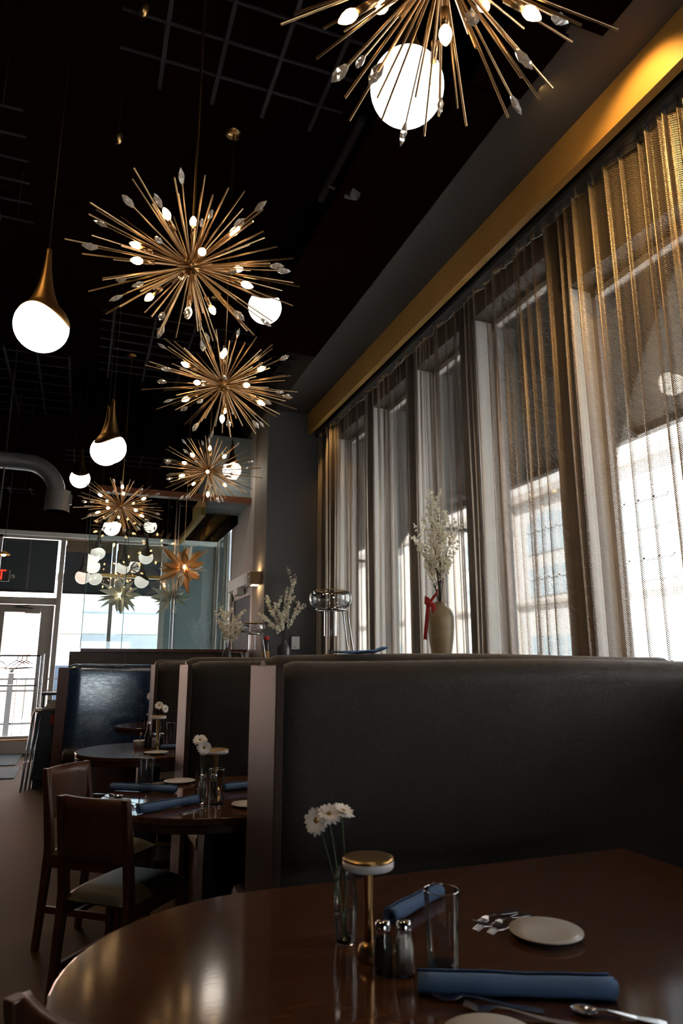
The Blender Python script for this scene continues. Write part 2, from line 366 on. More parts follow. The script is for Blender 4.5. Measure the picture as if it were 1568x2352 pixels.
obj('door_rail', box(2.10, 2.16, 9.2, 10.70, 2.44, 2.60), M['reveal'], d, label='pale rail above the side door')
# far soffit over the side windows
struct('trim_10', box(1.45, 1.52, 9.5, 12.1, 3.40, 3.66), M['gold'])
struct('trim_11', box(1.52, 2.15, 9.5, 10.3, 3.60, 4.6), M['teal'])
# far wall
mb = MB().box(-6, -2.83, 12.15, 12.35, 0, 5.3).box(-2.83, 1.31, 12.15, 12.35, 3.42, 5.3).box(1.31, 2.4, 12.15, 12.35, 0, 5.3).box(-.35, 1.31, 12.15, 12.35, 0, .12)
struct('wall_front', mb, M['teal'])
struct('ceiling_lobby', box(-6, 2.15, 10.3, 12.15, 3.47, 5.3), M['ceil'])
struct('trim_12', box(-6, 2.15, 12.02, 12.15, 3.40, 3.47), M['reveal'])
fr = struct('window_1', MB().box(-2.83, -2.76, 12.1, 12.2, 0, 3.42).box(-2.83, -1.36, 12.1, 12.2, 3.36, 3.42).box(-2.83, -1.36, 12.1, 12.2, 0, .12).box(-1.36, 1.31, 12.1, 12.2, 3.36, 3.42).box(-1.37, -1.30, 12.1, 12.2, 0, 3.42).box(-.42, -.35, 12.08, 12.2, 0, 3.42).box(.40, .46, 12.1, 12.2, 0, 3.42).box(1.22, 1.31, 12.1, 12.2, 0, 3.42)
            .box(-1.3, -.42, 12.1, 12.2, 2.29, 2.40).box(-.35, 1.3, 12.1, 12.2, 0, .12), M['frame'])
obj('pane', box(-1.3, -.42, 12.145, 12.15, 2.4, 3.36), M['glass'], fr)
obj('pane', box(-2.76, -1.37, 12.145, 12.15, .12, 3.36), M['glass'], fr)
obj('pane', box(-.35, .40, 12.145, 12.15, .12, 3.36), M['glass'], fr)
obj('pane', box(.46, 1.22, 12.145, 12.15, .12, 3.36), M['glass'], fr)
dr = struct('door_1', MB().box(-1.30, -1.16, 12.1, 12.16, 0, 2.28).box(-.63, -.44, 12.1, 12.16, 0, 2.28).box(-1.16, -.63, 12.1, 12.16, 2.16, 2.28).box(-1.16, -.63, 12.1, 12.16, 0, .26), M['frame'])
obj('pane', box(-1.16, -.63, 12.125, 12.132, .26, 2.16), M['glass'], dr)
cl = obj('door_closer', MB().box(-.86, -.64, 12.02, 12.1, 2.14, 2.20), M['frame'], dr)
obj('closer_arm', MB().tube([(-.75, 12.05, 2.22), (-1.02, 12.06, 2.24), (-.8, 12.07, 2.27)], .008, 8), M['blackm'], cl)
obj('push_bar', MB().tube([(-1.14, 12.04, 1.02), (-.56, 12.04, 1.02)], .014, 8), M['chrome'], dr)
# roller shades and roman shades on the far windows
for nm, x0, x1, z0, z1, lb in (('roller_shade', -2.75, -1.38, 2.50, 3.34, 'dark roller shade at the left picture edge, beside the door shade'), ('roller_shade', -1.29, -.46, 2.50, 3.34, 'dark blue grey roller shade over the glass entrance door'),
                               ('roller_shade', -.34, .39, 2.50, 3.22, 'dark roller shade in the middle front window, left of the mullion'),
                               ('roller_shade', .47, 1.21, 2.50, 3.12, 'dark roller shade in the right front window by the corner')):
    t = thing(nm, lb, 'shade', ((x0+x1)/2, 12.08, z0))
    wd = (x1-x0)/2
    obj('cloth', box(-wd, wd, -.004, .0, 0, z1-z0), M['shade'], t)
    obj('hem_bar', box(-wd, wd, -.015, .01, -.025, .012), M['blackm'], t)
    obj('seam', box(-.012, .012, -.008, -.004, .01, z1-z0), M['duct'], t)
for x0, x1, z0, z1, lb in ((-.34, .39, 3.16, 3.36, 'beige folded roman shade at the top of the middle front window'),
                           (.47, 1.21, 3.06, 3.34, 'beige folded roman shade at the top of the right front window')):
    t = thing('roman_shade', lb, 'shade', ((x0+x1)/2, 12.05, z0)); wd = (x1-x0)/2; h = z1-z0
    obj('fold', box(-wd, wd, -.05, -.01, 0, h*.55), M['beige'], t, bevel=.006)
    obj('fold', box(-wd+.01, wd, -.035, -.005, h*.5, h), M['beige'], t, bevel=.006)

# low partition with tiled front, wood cap and tall glass
t = thing('low_partition', 'low dark tiled partition with a wooden cap behind the blue lit booth', 'partition', (0, 9.35, 0))
obj('tiled_wall', box(-.115, 2.1, -.05, .25, 0, 1.50), M['tile'], t)
for x in (.55, 1.28, 1.98): obj('grout_line', box(x, x+.008, -.053, -.05, .9, 1.50), M['grout'], t)
obj('cap', box(.01, 2.12, -.07, .27, 1.50, 1.54), M['ledge'], t)
XS = [.01, .50, 1.10, 1.14, 1.86]
for i, (a, b) in enumerate(((.01, .50), (.505, 1.11), (1.15, 1.86))):
    g = obj('glass_panel', box(a, b, .095, .105, 1.54, 3.66 if i < 2 else 3.5), M['pglass'], t)
    obj('glass_edge', box(a-.008, a, .093, .107, 1.54, 3.60), M['edge'], g)
for x in (1.11, 1.15): obj('screen_post', box(x-.008, x+.008, .07, .086, 1.54, 3.6), M['chrome'], t)
struct('trim_13', box(.05, 2.15, 9.38, 9.52, 3.60, 3.68), M['ledge'])

# ------------------------------------------------------------------ street outside
struct('ground', box(-40, 60, -40, 60, -.35, -.15), M['street'])
# canopy along the side windows
def canopy_z(x): return 4.45-(x-3.3)*(4.45-3.58)/1.75
mb = MB(); mb.add([(3.3, -10, 4.45), (5.05, -10, 3.60), (5.05, 14, 3.60), (3.3, 14, 4.45), (3.3, -10, 4.75), (5.05, -10, 3.95), (5.05, 14, 3.95), (3.3, 14, 4.75)],
       [(0, 1, 2, 3), (7, 6, 5, 4), (0, 4, 5, 1), (1, 5, 6, 2), (2, 6, 7, 3), (3, 7, 4, 0)])
t = tag(obj('street_canopy', mb, M['canopy']), 'dark sloping canopy outside above the curtained windows', 'canopy')
obj('edge_beam', box(4.98, 5.08, -10, 14, 3.55, 3.64), M['blackm'], t)
for k in range(9):
    y = -4+k*1.8; obj('rafter', MB().tube([(3.35, y, 4.36), (5.0, y, 3.56)], .035, 6), M['blackm'], t)
for y in (7.6, 10.6):
    pts = [(3.35+1.55*(1-math.cos(a)), y, 1.95+1.62*math.sin(a)) for a in [i*PI/2/12 for i in range(13)]]
    obj('curved_brace', MB().tube(pts, .06, 8), M['blackm'], t)
    obj('brace_tie', MB().tube([(3.35, y, 3.05), (4.9, y, 3.05)], .025, 8), M['blackm'], t)
# building across the side street
t = thing('stone_building', 'pale stone building with arched windows across the side street', 'building', (18, 0, 0))
obj('wall', box(0, 6, -8, 46, -.3, 9.3), M['facade'], t)
obj('cornice', box(-.35, .1, -8, 46, 8.3, 8.65), M['trimx'], t)
obj('ledge', box(-.2, .1, -8, 46, 3.78, 3.92), M['trimx'], t)
def arch(y, z0, z1, wd, rise):
    out = [(y-wd, z0), (y+wd, z0)]+[(y+wd*math.cos(a), z1-rise+rise*math.sin(a)) for a in [i*PI/12 for i in range(13)]]
    return out
for k in range(8):
    yc = 2.5+k*5.2
    for (z0, z1, rise, wd) in ((5.95, 7.65, .55, 1.35), (4.15, 5.35, 0.02, 1.35), (.1, 2.5, .02, 1.5)):
        out = arch(yc, z0, z1, wd, rise); n = len(out)
        m2 = MB().add([(-.05, a, b) for a, b in out]+[(.0, a, b) for a, b in out], [tuple(range(n))]+[(i, (i+1) % n, n+(i+1) % n, n+i) for i in range(n)])
        wo = obj('window', m2, M['xwin'], t)
        m3 = MB()
        for j in range(5):
            yj = yc-wd+j*wd/2; m3.box(-.10, -.05, yj-.05, yj+.05, z0, z1-(rise*.9 if j in (0, 4) else 0))
        m3.box(-.1, -.05, yc-wd, yc+wd, (z0+z1)/2+.1, (z0+z1)/2+.17)
        obj('mullions', m3, M['xframe'], wo)
    obj('pilaster', box(-.25, .05, yc+2.3, yc+2.85, -.2, 8.3), M['facade'], t)
# buildings across the front street
t = thing('shop_building', 'pale shop building seen through the front windows with grey band', 'building', (0, 26, 0))
obj('wall', box(-1.0, 9, 0, 5, -.2, 4.5), M['facade'], t)
obj('awning', box(-.9, 9, -1.0, 0, 4.15, 4.35), M['canopy'], t)
obj('fascia_band', box(-.95, 9, -.12, 0, 1.58, 2.35), M['greyband'], t)
for i in range(2): 
    wo = obj('window', box(-.9+i*2.05, .85+i*1.85, -.08, 0, 2.4, 3.55), M['xwin'], t)
    obj('mullions', box(-.9+i*2.05, .85+i*1.85, -.12, -.08, 3.1, 3.14), M['greyband'], wo)
obj('door', box(-.85, -.05, -.08, 0, -.1, 1.3), M['navy'], t)
obj('shopfront', box(.35, 3.4, -.08, 0, -.1, 1.2), M['navy'], t)
fc = bpy.data.curves.new('lettering', 'FONT'); fc.body = 'KITCHEN'; fc.size = .30; fc.extrude = .005; fc.align_x = 'CENTER'
fo = bpy.data.objects.new('tmp', fc); C.objects.link(fo); bpy.context.view_layer.update()
me = bpy.data.meshes.new_from_object(fo); bpy.data.objects.remove(fo); me.materials.append(M['salt'])
lt = obj('lettering', None, None, t, loc=(-.55, -.10, 2.72), rot=(math.radians(90), 0, 0), mesh=me, label='pale KITCHEN lettering on the shop window')
t = thing('brick_building', 'red brick building seen through the glass entrance door', 'building', (0, 22, 0))
obj('wall', box(-8, -1.55, 0, 4, -.2, 9), M['brick'], t)
obj('plaque', box(-2.05, -1.6, -.05, 0, 1.25, 1.75), M['greyband'], t)
t = thing('street_fence', 'black metal fence on the pavement outside the glass entrance door', 'fence', (0, 16.2, 0))
for z in (.12, .78, 1.02): obj('rail', box(-2.6, -.2, -.02, .02, z, z+.04), M['blackm'], t)
for k in range(14): obj('baluster', box(-2.55+k*.17, -2.535+k*.17, -.01, .01, -.15, 1.02), M['blackm'], t)
for x in (-2.3, -1.30): p = obj('fence_post', box(x-.05, x+.05, -.05, .05, -.15, 1.16), M['blackm'], t); obj('finial', MB().sphere((x, 0, 1.22), .05), M['blackm'], p)

# ------------------------------------------------------------------ metal coil curtains
def curtain(y0, y1, label, seed):
    rr = random.Random(seed); rows = 60
    # plan: arc with irregular folds
    pts = []; gat = []; n = int((y1-y0)/.004)
    ctr = []; yc = y0+.02                                        # centres of the narrow gathered pleats
    while yc < y1:
        ctr.append((yc, rr.uniform(.006, .013), rr.uniform(.5, 1.0))); yc += rr.choice((.035, .06, .085, .11, .14))*rr.uniform(.85, 1.15)
    for i in range(n+1):
        y = y0+(y1-y0)*i/n
        dense = .5+.5*math.sin(2.6*y+seed)                        # broad zones where the panel is bunched up
        x = 2.858+.012*math.sin(17*y+seed)+.006*math.sin(41*y); g = 0
        for c, w_, k in ctr:
            if abs(y-c) < .05:
                e = math.exp(-((y-c)/w_)**2); x -= .030*k*e; g = max(g, e*k)
        pts.append((x, y)); gat.append(min(1, g+.22*max(0, dense-.6)))
    u = [0]
    for i in range(n): u.append(u[-1]+math.hypot(pts[i+1][0]-pts[i][0], pts[i+1][1]-pts[i][1]))
    zb, zt = 1.0, 4.40; nz = 14
    vs = []; fs = []; uvs = []
    for j in range(nz+1):
        z = zb+(zt-zb)*j/nz
        for i in range(n+1):
            sw = (1-j/nz)*.5
            vs.append((2.855+(pts[i][0]-2.855)*(1.0+sw*.25)+.004*math.sin(z*2+pts[i][1]*9), pts[i][1]+.012*math.sin(z*1.3+pts[i][1]*7)*sw, z)); uvs.append((u[i], z))
    for j in range(nz):
        for i in range(n): fs.append((j*(n+1)+i, j*(n+1)+i+1, (j+1)*(n+1)+i+1, (j+1)*(n+1)+i))
    me = bpy.data.meshes.new('drapery'); me.from_pydata(vs, [], fs); me.update()
    me.polygons.foreach_set('use_smooth', [True]*len(fs)); me.materials.append(M['chain'])
    ul = me.uv_layers.new(name='UVMap'); buf = []
    for l in me.loops: buf += uvs[l.vertex_index]
    ul.data.foreach_set('uv', buf)
    ul = me.uv_layers.new(name='gather'); buf = []
    for l in me.loops: buf += (gat[l.vertex_index % (n+1)], 0)
    ul.data.foreach_set('uv', buf)
    t = thing('chain_curtain', label, 'curtain', (0, 0, 0), group='metal coil curtains along the side windows')
    obj('drapery', None, None, t, mesh=me)
    hb = MB(); K = list(range(0, n+1, 3))
    hb.add([(pts[k][0]-.004, pts[k][1], z) for z in (4.355, 4.398) for k in K], [(i, i+1, len(K)+i+1, len(K)+i) for i in range(len(K)-1)])
    obj('heading_tape', hb, M['steel'], t, solid=.004)
    return t
CY = [(7.05, 8.47, 'metal coil curtain panel farthest from the camera, beside the grey pier'),
      (5.9, 7.05, 'metal coil curtain panel just left of the blossom branches'),
      (4.75, 5.9, 'metal coil curtain panel directly behind the tan ribboned vase'),
      (3.5, 4.75, 'metal coil curtain panel just right of the tan ribboned vase'),
      (2.2, 3.5, 'metal coil curtain panel at the right edge, amber lit at its top')]
for i, (a, b, l) in enumerate(CY): curtain(a, b-.005, l, i*3+1)
curtain(.9, 2.19, 'nearest metal coil curtain panel, past the right edge', 29)
tag(obj('curtain_track', box(2.80, 2.90, -1, 8.5, 4.40, 4.44), M['blackm']), 'black curtain track under the gold fascia', 'track')

# ------------------------------------------------------------------ booth dividers with benches
def slab(x0, x1, y0, y1, z0, zt, wav=.006, seed=0):
    """upholstered back: rounded top profile extruded along x"""
    d = (y1-y0)/2; yc = (y0+y1)/2
    prof = [(y0, z0)]+[(y0-.004*math.sin(PI*j/8), z0+(zt-d-z0)*j/8) for j in range(1, 8)]
    prof += [(yc-d*math.cos(a), zt-d+d*math.sin(a)) for a in [i*PI/14 for i in range(15)]]+[(y1, z0)]
    n = 40; vs = []; fs = []; m = len(prof)
    for i in range(n+1):
        x = x0+(x1-x0)*i/n
        e = min(x-x0, x1-x, .03)/.03; e = math.sqrt(max(0, 1-(1-e)**2))
        for y, z in prof:
            k = max(0, (z-zt+.2)/.2)
            vs.append((x, yc+(y-yc)*(.75+.25*e), z-(1-e)*.018*k+wav*k*math.sin(x*3.1+seed)))
    for i in range(n):
        for j in range(m-1): fs.append((i*m+j, i*m+j+1, (i+1)*m+j+1, (i+1)*m+j))
    mb = MB().add(vs, fs, True)
    mb.add(vs[:m], [tuple(range(m))[::-1]]); mb.add(vs[-m:], [tuple(range(m))])
    return mb
def divider(y, label, rear=True, x1=2.60, zt=1.365):
    t = thing('booth_divider', label, 'booth seat', (0, y, 0), group='upholstered booth dividers in a row')
    if rear:
        px0, fx0 = .62, .655
        obj('end_panel', box(px0, .648, 0, .37, 0, 1.346), M['woodv'], t, bevel=.003)
        obj('front_backrest', slab(fx0, x1, .005, .185, .42, zt, seed=y), M['fabric'], t)
        obj('rear_backrest', slab(fx0-.01, x1, .19, .365, .42, zt+.022, seed=y+1), M['fabric'], t)
        obj('rear_seat_cushion', box(fx0, x1, .37, .78, .37, .47), M['fabric'], t, bevel=.03)
        obj('rear_seat_base', box(fx0+.02, x1, .37, .75, 0, .37), M['wood'], t)
    else:
        px0, fx0 = -.198, -.088
        obj('end_panel', box(px0, -.092, -.03, .17, 0, 1.312), M['chairwood'], t, bevel=.004)
        obj('front_backrest', slab(fx0, x1, 0, .15, .42, zt, seed=y), M['shiny'], t)
    obj('front_seat_cushion', box(fx0, x1, -.36, .0, .37, .47), M['fabric'], t, bevel=.03)
    obj('front_seat_base', box(fx0+.02, x1, -.33, 0, 0, .37), M['wood'], t)
    return t
divider(2.27, 'nearest upholstered booth back with a broad walnut end panel, filling the right')
divider(4.28, 'second booth back behind the middle table, with a slim walnut end panel')
divider(6.20, 'third booth back, just right of the blue lit one')
divider(8.22, 'farthest booth back, shining blue, beside the black service cabinet', False, zt=1.347)
tag(obj('window_ledge', box(2.62, 3.0, -3, 8.5, 1.30, 1.345), M['wood'], bevel=.004), 'long dark wooden ledge under the curtained windows', 'ledge')
struct('wall_apron', box(2.62, 2.7, -3, 8.5, 0, 1.30), M['wood'])

# ------------------------------------------------------------------ tables
def stadium(x0, x1, r, n=28):
    out = [(x0+r*math.cos(a), r*math.sin(a)) for a in [PI/2+PI*i/n for i in range(n+1)]]
    out += [(x1, -r), (x1, r)]
    return out
def table(cx, cy, label, r=.51, ln=1.25):
    t = thing('dining_table', label, 'table', (cx, cy, 0), group='round ended booth tables')
    obj('tabletop', MB().prism(stadium(0, ln, r), .722, .75), M['table'], t, bevel=.004)
    obj('table_edge', MB().prism(stadium(0, ln-.01, r-.004), .690, .722), M['edgewood'], t, bevel=.004)
    obj('pedestal', box(-.05, .10, -.09, .09, .05, .69), M['black'], t, bevel=.006)
    obj('pedestal', box(.75, .90, -.09, .09, .05, .69), M['black'], t, bevel=.006)
    obj('foot_plate', box(-.2, 1.0, -.2, .2, 0, .05), M['black'], t, bevel=.01)
    return t
table(.50, 1.475, 'nearest polished walnut table with a round end, filling the bottom of the view')
table(.64, 3.41, 'middle walnut table with the bright window reflection, two chairs at its end')
table(.50, 5.34, 'third walnut table, in front of the blue lit booth back', .48)
table(.83, 7.40, 'farthest small walnut table, against the blue lit booth back', .44)

# ------------------------------------------------------------------ chairs
def chair(loc, rz, label):
    t = thing('dining_chair', label, 'chair', loc, rz, group='walnut dining chairs at the booth tables')
    W = .155
    for s in (-1, 1):   # rear legs run up into the back
        pts = [(-.02, s*W, 0), (.0, s*W, .25), (.015, s*W, .46), (-.005, s*W, .60), (-.045, s*W, .83)]
        m2 = MB(); hw = [.014, .018, .023, .021, .015]
        vs = []; fs = []
        for (x, y, z), h in zip(pts, hw): vs += [(x-h, y-.014, z), (x+h, y-.014, z), (x+h, y+.014, z), (x-h, y+.014, z)]
        for i in range(4):
            for k in range(4): fs.append((i*4+k, i*4+(k+1) % 4, i*4+4+(k+1) % 4, i*4+4+k))
        fs += [(3, 2, 1, 0), (16, 17, 18, 19)]
        obj('rear_leg', m2.add(vs, fs), M['chairwood'], t, bevel=.003)
        vs = []; 
        for z, h in ((0, .012), (.43, .019)): vs += [(.39-h, s*W-h, z), (.39+h, s*W-h, z), (.39+h, s*W+h, z), (.39-h, s*W+h, z)]
        fs = [(0, 1, 5, 4), (1, 2, 6, 5), (2, 3, 7, 6), (3, 0, 4, 7), (3, 2, 1, 0), (4, 5, 6, 7)]
        obj('front_leg', MB().add(vs, fs), M['chairwood'], t, bevel=.003)
        obj('side_apron', box(.02, .38, s*W-.011, s*W+.011, .375, .43), M['chairwood'], t)
        obj('side_stretcher', box(.01, .39, s*W-.008, s*W+.008, .17, .20), M['chairwood'], t)
    obj('apron', box(.375, .395, -W, W, .375, .43), M['chairwood'], t)
    obj('cross_stretcher', box(.18, .20, -W, W, .175, .195), M['chairwood'], t)
    def back(u, v):
        y = (u-.5)*2*(W+.004); z = .585+.245*v-.012*(1-abs(2*u-1))*0
        return (-.022*((z-.58)/.25)-.006-.035*(1-(2*u-1)**2), y, z)
    obj('backrest', MB().grid(back, 14, 5), M['chairwood'], t, solid=.018)
    def cush(u, v):
        a = (u-.5)*2; b = (v-.5)*2
        return (.21+a*.205, b*(W+.012), .432+.045*(1-a**6)*(1-b**6))
    m2 = MB().grid(cush, 16, 16)
    m2.box(.01, .41, -W-.008, W+.008, .425, .436)
    obj('seat_cushion', m2, M['seat'], t)
    return t
chair((.125, 3.10, 0), math.atan2(.77, .64), 'nearer wooden dining chair pulled up to the middle table, back toward camera')
chair((.02, 4.07, 0), math.atan2(-.62, .78), 'wooden dining chair behind the nearer one at the middle table')
chair((.078, 1.245, 0), math.radians(38), 'dark chair whose top rail just enters the bottom left corner')

# ------------------------------------------------------------------ tableware builders
def tumbler(x, y, z, label, h=.165, r=.036, grp='tall water glasses on the tables'):
    t = thing('drinking_glass', label, 'glass', (x, y, z), group=grp)
    obj('wall', MB().shell([(r*.84, .004), (r, h)], 36), M['glassware'], t)
    obj('thick_base', MB().lathe([(0, 0), (r*.80, 0), (r*.835, .004), (r*.835, .010), (0, .007)], 32), M['thickglass'], t)
    obj('rim', MB().tube([(r*math.cos(a), r*math.sin(a), h) for a in [2*PI*i/36 for i in range(37)]], .0011, 6, False), M['thickglass'], t)
    return t
def table_lamp(x, y, z, label, s=1.0):
    t = thing('cordless_table_lamp', label, 'lamp', (x, y, z), group='brass disc table lamps')
    obj('base', MB().lathe([(0, 0), (.026*s, 0), (.027*s, .004), (.026*s, .022*s), (.022*s, .034*s), (.012*s, .042*s), (0, .042*s)], 28), M['brass'], t)
    obj('pole', MB().lathe([(.0115*s, .036*s), (.0100*s, .12*s), (.012*s, .205*s)], 20), M['brass'], t)
    obj('diffuser_ring', MB().lathe([(0, .203*s), (.060*s, .203*s), (.063*s, .207*s), (.063*s, .222*s), (0, .222*s)], 40), M['rim'], t)
    obj('brass_cap', MB().lathe([(0, .222*s), (.063*s, .222*s), (.062*s, .227*s), (.050*s, .229*s), (0, .228*s)], 40), M['brass'], t)
    return t
def shaker(x, y, z, kind, label, h=.105):
    t = thing(kind+'_shaker', label, 'shaker', (x, y, z), .4, 'glass salt and pepper shakers')
    r = .020
    obj('jar', MB().shell([(0, .001), (r, .001), (r, h*.55), (r*.72, h*.78), (r*.72, h*.84)], 8), M['glassware'], t)
    obj('contents', MB().lathe([(0, .003), (r*.86, .003), (r*.86, h*.5), (r*.62, h*.68), (0, h*.68)], 8, smooth=False), M[kind], t)
    obj('cap', MB().lathe([(r*.78, h*.83), (r*.80, h*.93), (r*.6, h*.99), (0, h)], 20), M['chrome'], t)
def daisy(base, head, face, label, rad=.032, z0=None):
    """stem from base to head, petals facing direction"""
    t = thing('daisy', label, 'flower', base, group='white daisies in the glass vases')
    b = Vector(base); h = Vector(head)-b; f = Vector(face).normalized()
    mid = h*.5+Vector((.006, .004, .0))
    obj('stem', MB().tube([(0, 0, 0), mid, h-f*.006], [.0018, .0016, .0014], 6), M['stem'], t)
    q = f.to_track_quat('Z', 'Y').to_euler()
    m2 = MB()
    for ring, (n, r, tilt, zz) in enumerate(((17, rad, .18, 0), (14, rad*.85, .42, .003))):
        for k in range(n):
            a = 2*PI*k/n+ring*.2+R.uniform(-.07, .07); rl = r*R.uniform(.88, 1.05); wd = rad*.15
            ca, sa = math.cos(a), math.sin(a); P = []
            for s_, ww in ((.12, .3), (.5, 1), (.85, .85), (1.0, .25)):
                zc = zz+rl*s_*tilt-.15*rl*s_*s_
                P += [(rl*s_*ca-wd*ww*sa, rl*s_*sa+wd*ww*ca, zc), (rl*s_*ca+wd*ww*sa, rl*s_*sa-wd*ww*ca, zc)]
            m2.add(P, [(0, 1, 3, 2), (2, 3, 5, 4), (4, 5, 7, 6)], True)
    obj('petals', m2, M['petal'], t, loc=h, rot=q)
    obj('flower_centre', MB().sphere((0, 0, .003), rad*.26, 12, 8, (1, 1, .5)), M['disc'], t, loc=h, rot=q)
    obj('calyx', MB().lathe([(0, -.010), (rad*.22, -.004), (rad*.25, 0), (0, 0)], 10), M['stem'], t, loc=h, rot=q)
    return t
def bud_vase(x, y, z, label, h=.15, water=.06):
    t = thing('bud_vase', label, 'vase', (x, y, z), group='clear glass vases with daisies')
    obj('glass', MB().shell([(.021, .003), (.026, h*.35), (.026, h*.6), (.021, h)], 36), M['glassware'], t)
    obj('thick_base', MB().lathe([(0, 0), (.019, 0), (.0208, .004), (.020, .010), (0, .008)], 32), M['thickglass'], t)
    obj('water', MB().lathe([(0, .0105), (.0188, .0105), (.0245, h*.35), (.0245, water), (0, water)], 28), M['water'], t)
def plate(x, y, z, label, r=.082):
    return tag(obj('bread_plate', MB().lathe([(0, .002), (r*.55, .0), (r*.62, .004), (r, .012), (r, .014), (r*.6, .007), (0, .005)], 44), M['white'], loc=(x, y, z)), label, 'plate', 'white bread plates')
def napkin(p0, p1, z, label, r=.019, taper=1.0, open_end=True):
    p0 = Vector((*p0, z+r)); p1 = Vector((*p1, z+r)); d = p1-p0; L = d.length
    n = 46; prof = []
    for i in range(n+1):
        a = i/n*2*PI*2.1; rr_ = r*(1-.55*i/n) ; prof.append((rr_*math.cos(-a+1.2), rr_*math.sin(-a+1.2)*.92))
    m = 14; vs = []; fs = []
    for j in range(m+1):
        s_ = j/m; k = (1+(taper-1)*s_)*(1+.05*math.sin(7*s_)+.03*math.sin(17*s_+L*40))
        step = .004 if s_ > .55 else 0
        for i, (a, b) in enumerate(prof):
            vs.append((s_*L+.012*(i/n)*(1 if j == m else 0), a*(k+(.08 if s_ > .52 else 0)), b*k-(r-r*.92)))
    for j in range(m):
        for i in range(n): fs.append((j*(n+1)+i, j*(n+1)+i+1, (j+1)*(n+1)+i+1, (j+1)*(n+1)+i))
    o = obj('rolled_napkin', MB().add(vs, fs, True), M['nap'], loc=p0, rot=(0, -math.asin(d.z/L), math.atan2(d.y, d.x)), solid=.0016)
    return tag(o, label, 'napkin', 'rolled slate blue cloth napkins')
def cutlery(kind, p0, p1, z, label, L=None, lift=0.0):
    """p0 = handle end, p1 = head end"""
    a = Vector((*p0, z)); b = Vector((*p1, z)); d = b-a; ln = L or d.length
    def strip(segs, th=.0016):
        m2 = MB(); vs = []; fs = []
        for s_, yc, hw, zc in segs: vs += [(s_*ln, yc-hw, zc), (s_*ln, yc+hw, zc), (s_*ln, yc+hw, zc+th), (s_*ln, yc-hw, zc+th)]
        for i in range(len(segs)-1):
            for k in range(4): fs.append((i*4+k, i*4+(k+1) % 4, i*4+4+(k+1) % 4, i*4+4+k))
        n = len(vs); fs += [(3, 2, 1, 0), (n-4, n-3, n-2, n-1)]
        return vs, fs
    m2 = MB()
    if kind == 'fork':
        m2.add(*strip([(0, 0, .007, 0), (.08, 0, .009, .001), (.3, 0, .006, .003), (.6, 0, .003, .010), (.72, 0, .004, .010), (.78, 0, .0115, .006)]))
        for k in range(4): m2.add(*strip([(.77, -.0095+.0063*k, .0022, .006), (.88, -.0095+.0063*k, .0018, .003), (1, -.0085+.0057*k, .0012, .009)]))
    elif kind == 'spoon':
        m2.add(*strip([(0, 0, .007, 0), (.08, 0, .009, .001), (.3, 0, .006, .003), (.6, 0, .003, .009), (.7, 0, .004, .008)]))
        def bowl(u, v):
            s_ = .69+.31*u; w_ = .019*math.sin(PI*min(1, max(0, u)))**.6; yy = (v-.5)*2*w_
            return (s_*ln, yy, .008-.007*math.sin(PI*u)*(1-(2*v-1)**2))
        m2.grid(bowl, 12, 8)
    else:
        m2.add(*strip([(0, 0, .008, .0), (.05, 0, .009, .0), (.4, 0, .006, .001), (.47, 0, .005, .001)], .004))
        m2.add(*strip([(.47, 0, .007, .0015), (.6, .001, .009, .0015), (.9, .001, .009, .0015), (1, .003, .002, .0015)], .0012))
    o = obj('table_'+kind, m2, M['steel'], loc=a, rot=(0, -lift, math.atan2(d.y, d.x)), solid=.0008 if kind == 'spoon' else 0)
    return tag(o, label, kind, kind+'s on the tables')

# --- nearest table
T = .750
bud_vase(.598, 1.566, T, 'clear bud vase with water and daisies on the nearest table', .152)
daisy((.603, 1.566, T+.012), (.545, 1.61, .995), (-.6, -.6, .40), 'left daisy of the nearest vase, tinted warm by lamplight', .034)
daisy((.594, 1.566, T+.012), (.570, 1.60, 1.008), (-.15, -.5, .8), 'middle daisy of the nearest vase, seen from the side', .032)
daisy((.598, 1.572, T+.012), (.604, 1.60, 1.012), (.25, -.3, .95), 'right daisy of the nearest vase, cooler white', .030)
table_lamp(.610, 1.462, T, 'brass disc lamp on the nearest table, largest in view', .87)
shaker(.612, 1.392, T, 'pepper', 'pepper shaker beside the lamp on the nearest table', .098)
shaker(.652, 1.378, T, 'salt', 'salt shaker on the nearest table, right of the pepper', .098)
tumbler(.735, 1.372, T, 'tall water glass on the nearest table', .146)
napkin((.735, 1.63), (.93, 1.755), T, 'rolled blue napkin lying behind the nearest lamp', .020)
napkin((.640, 1.297), (.962, 1.150), T, 'long rolled napkin at the front right of the nearest table', .021, 1.1)
cutlery('fork', (1.07, 1.60), (.92, 1.555), T, 'upper fork left of the plate on the nearest table')
cutlery('fork', (1.085, 1.57), (.94, 1.525), T, 'lower fork left of the plate on the nearest table')
plate(1.035, 1.44, T, 'white bread plate at the right of the nearest table')
cutlery('knife', (1.02, 1.222), (.86, 1.300), T, 'knife behind the long rolled napkin, nearest table')
cutlery('fork', (.815, 1.155), (.655, 1.270), T, 'upper fork before the long rolled napkin, nearest table')
cutlery('fork', (.845, 1.085), (.690, 1.215), T, 'lower fork before the long rolled napkin, nearest table')
cutlery('spoon', (.985, 1.045), (.86, 1.14), T, 'spoon under the right end of the long napkin')
plate(.665, 1.088, T, 'white plate whose rim just enters the bottom edge')
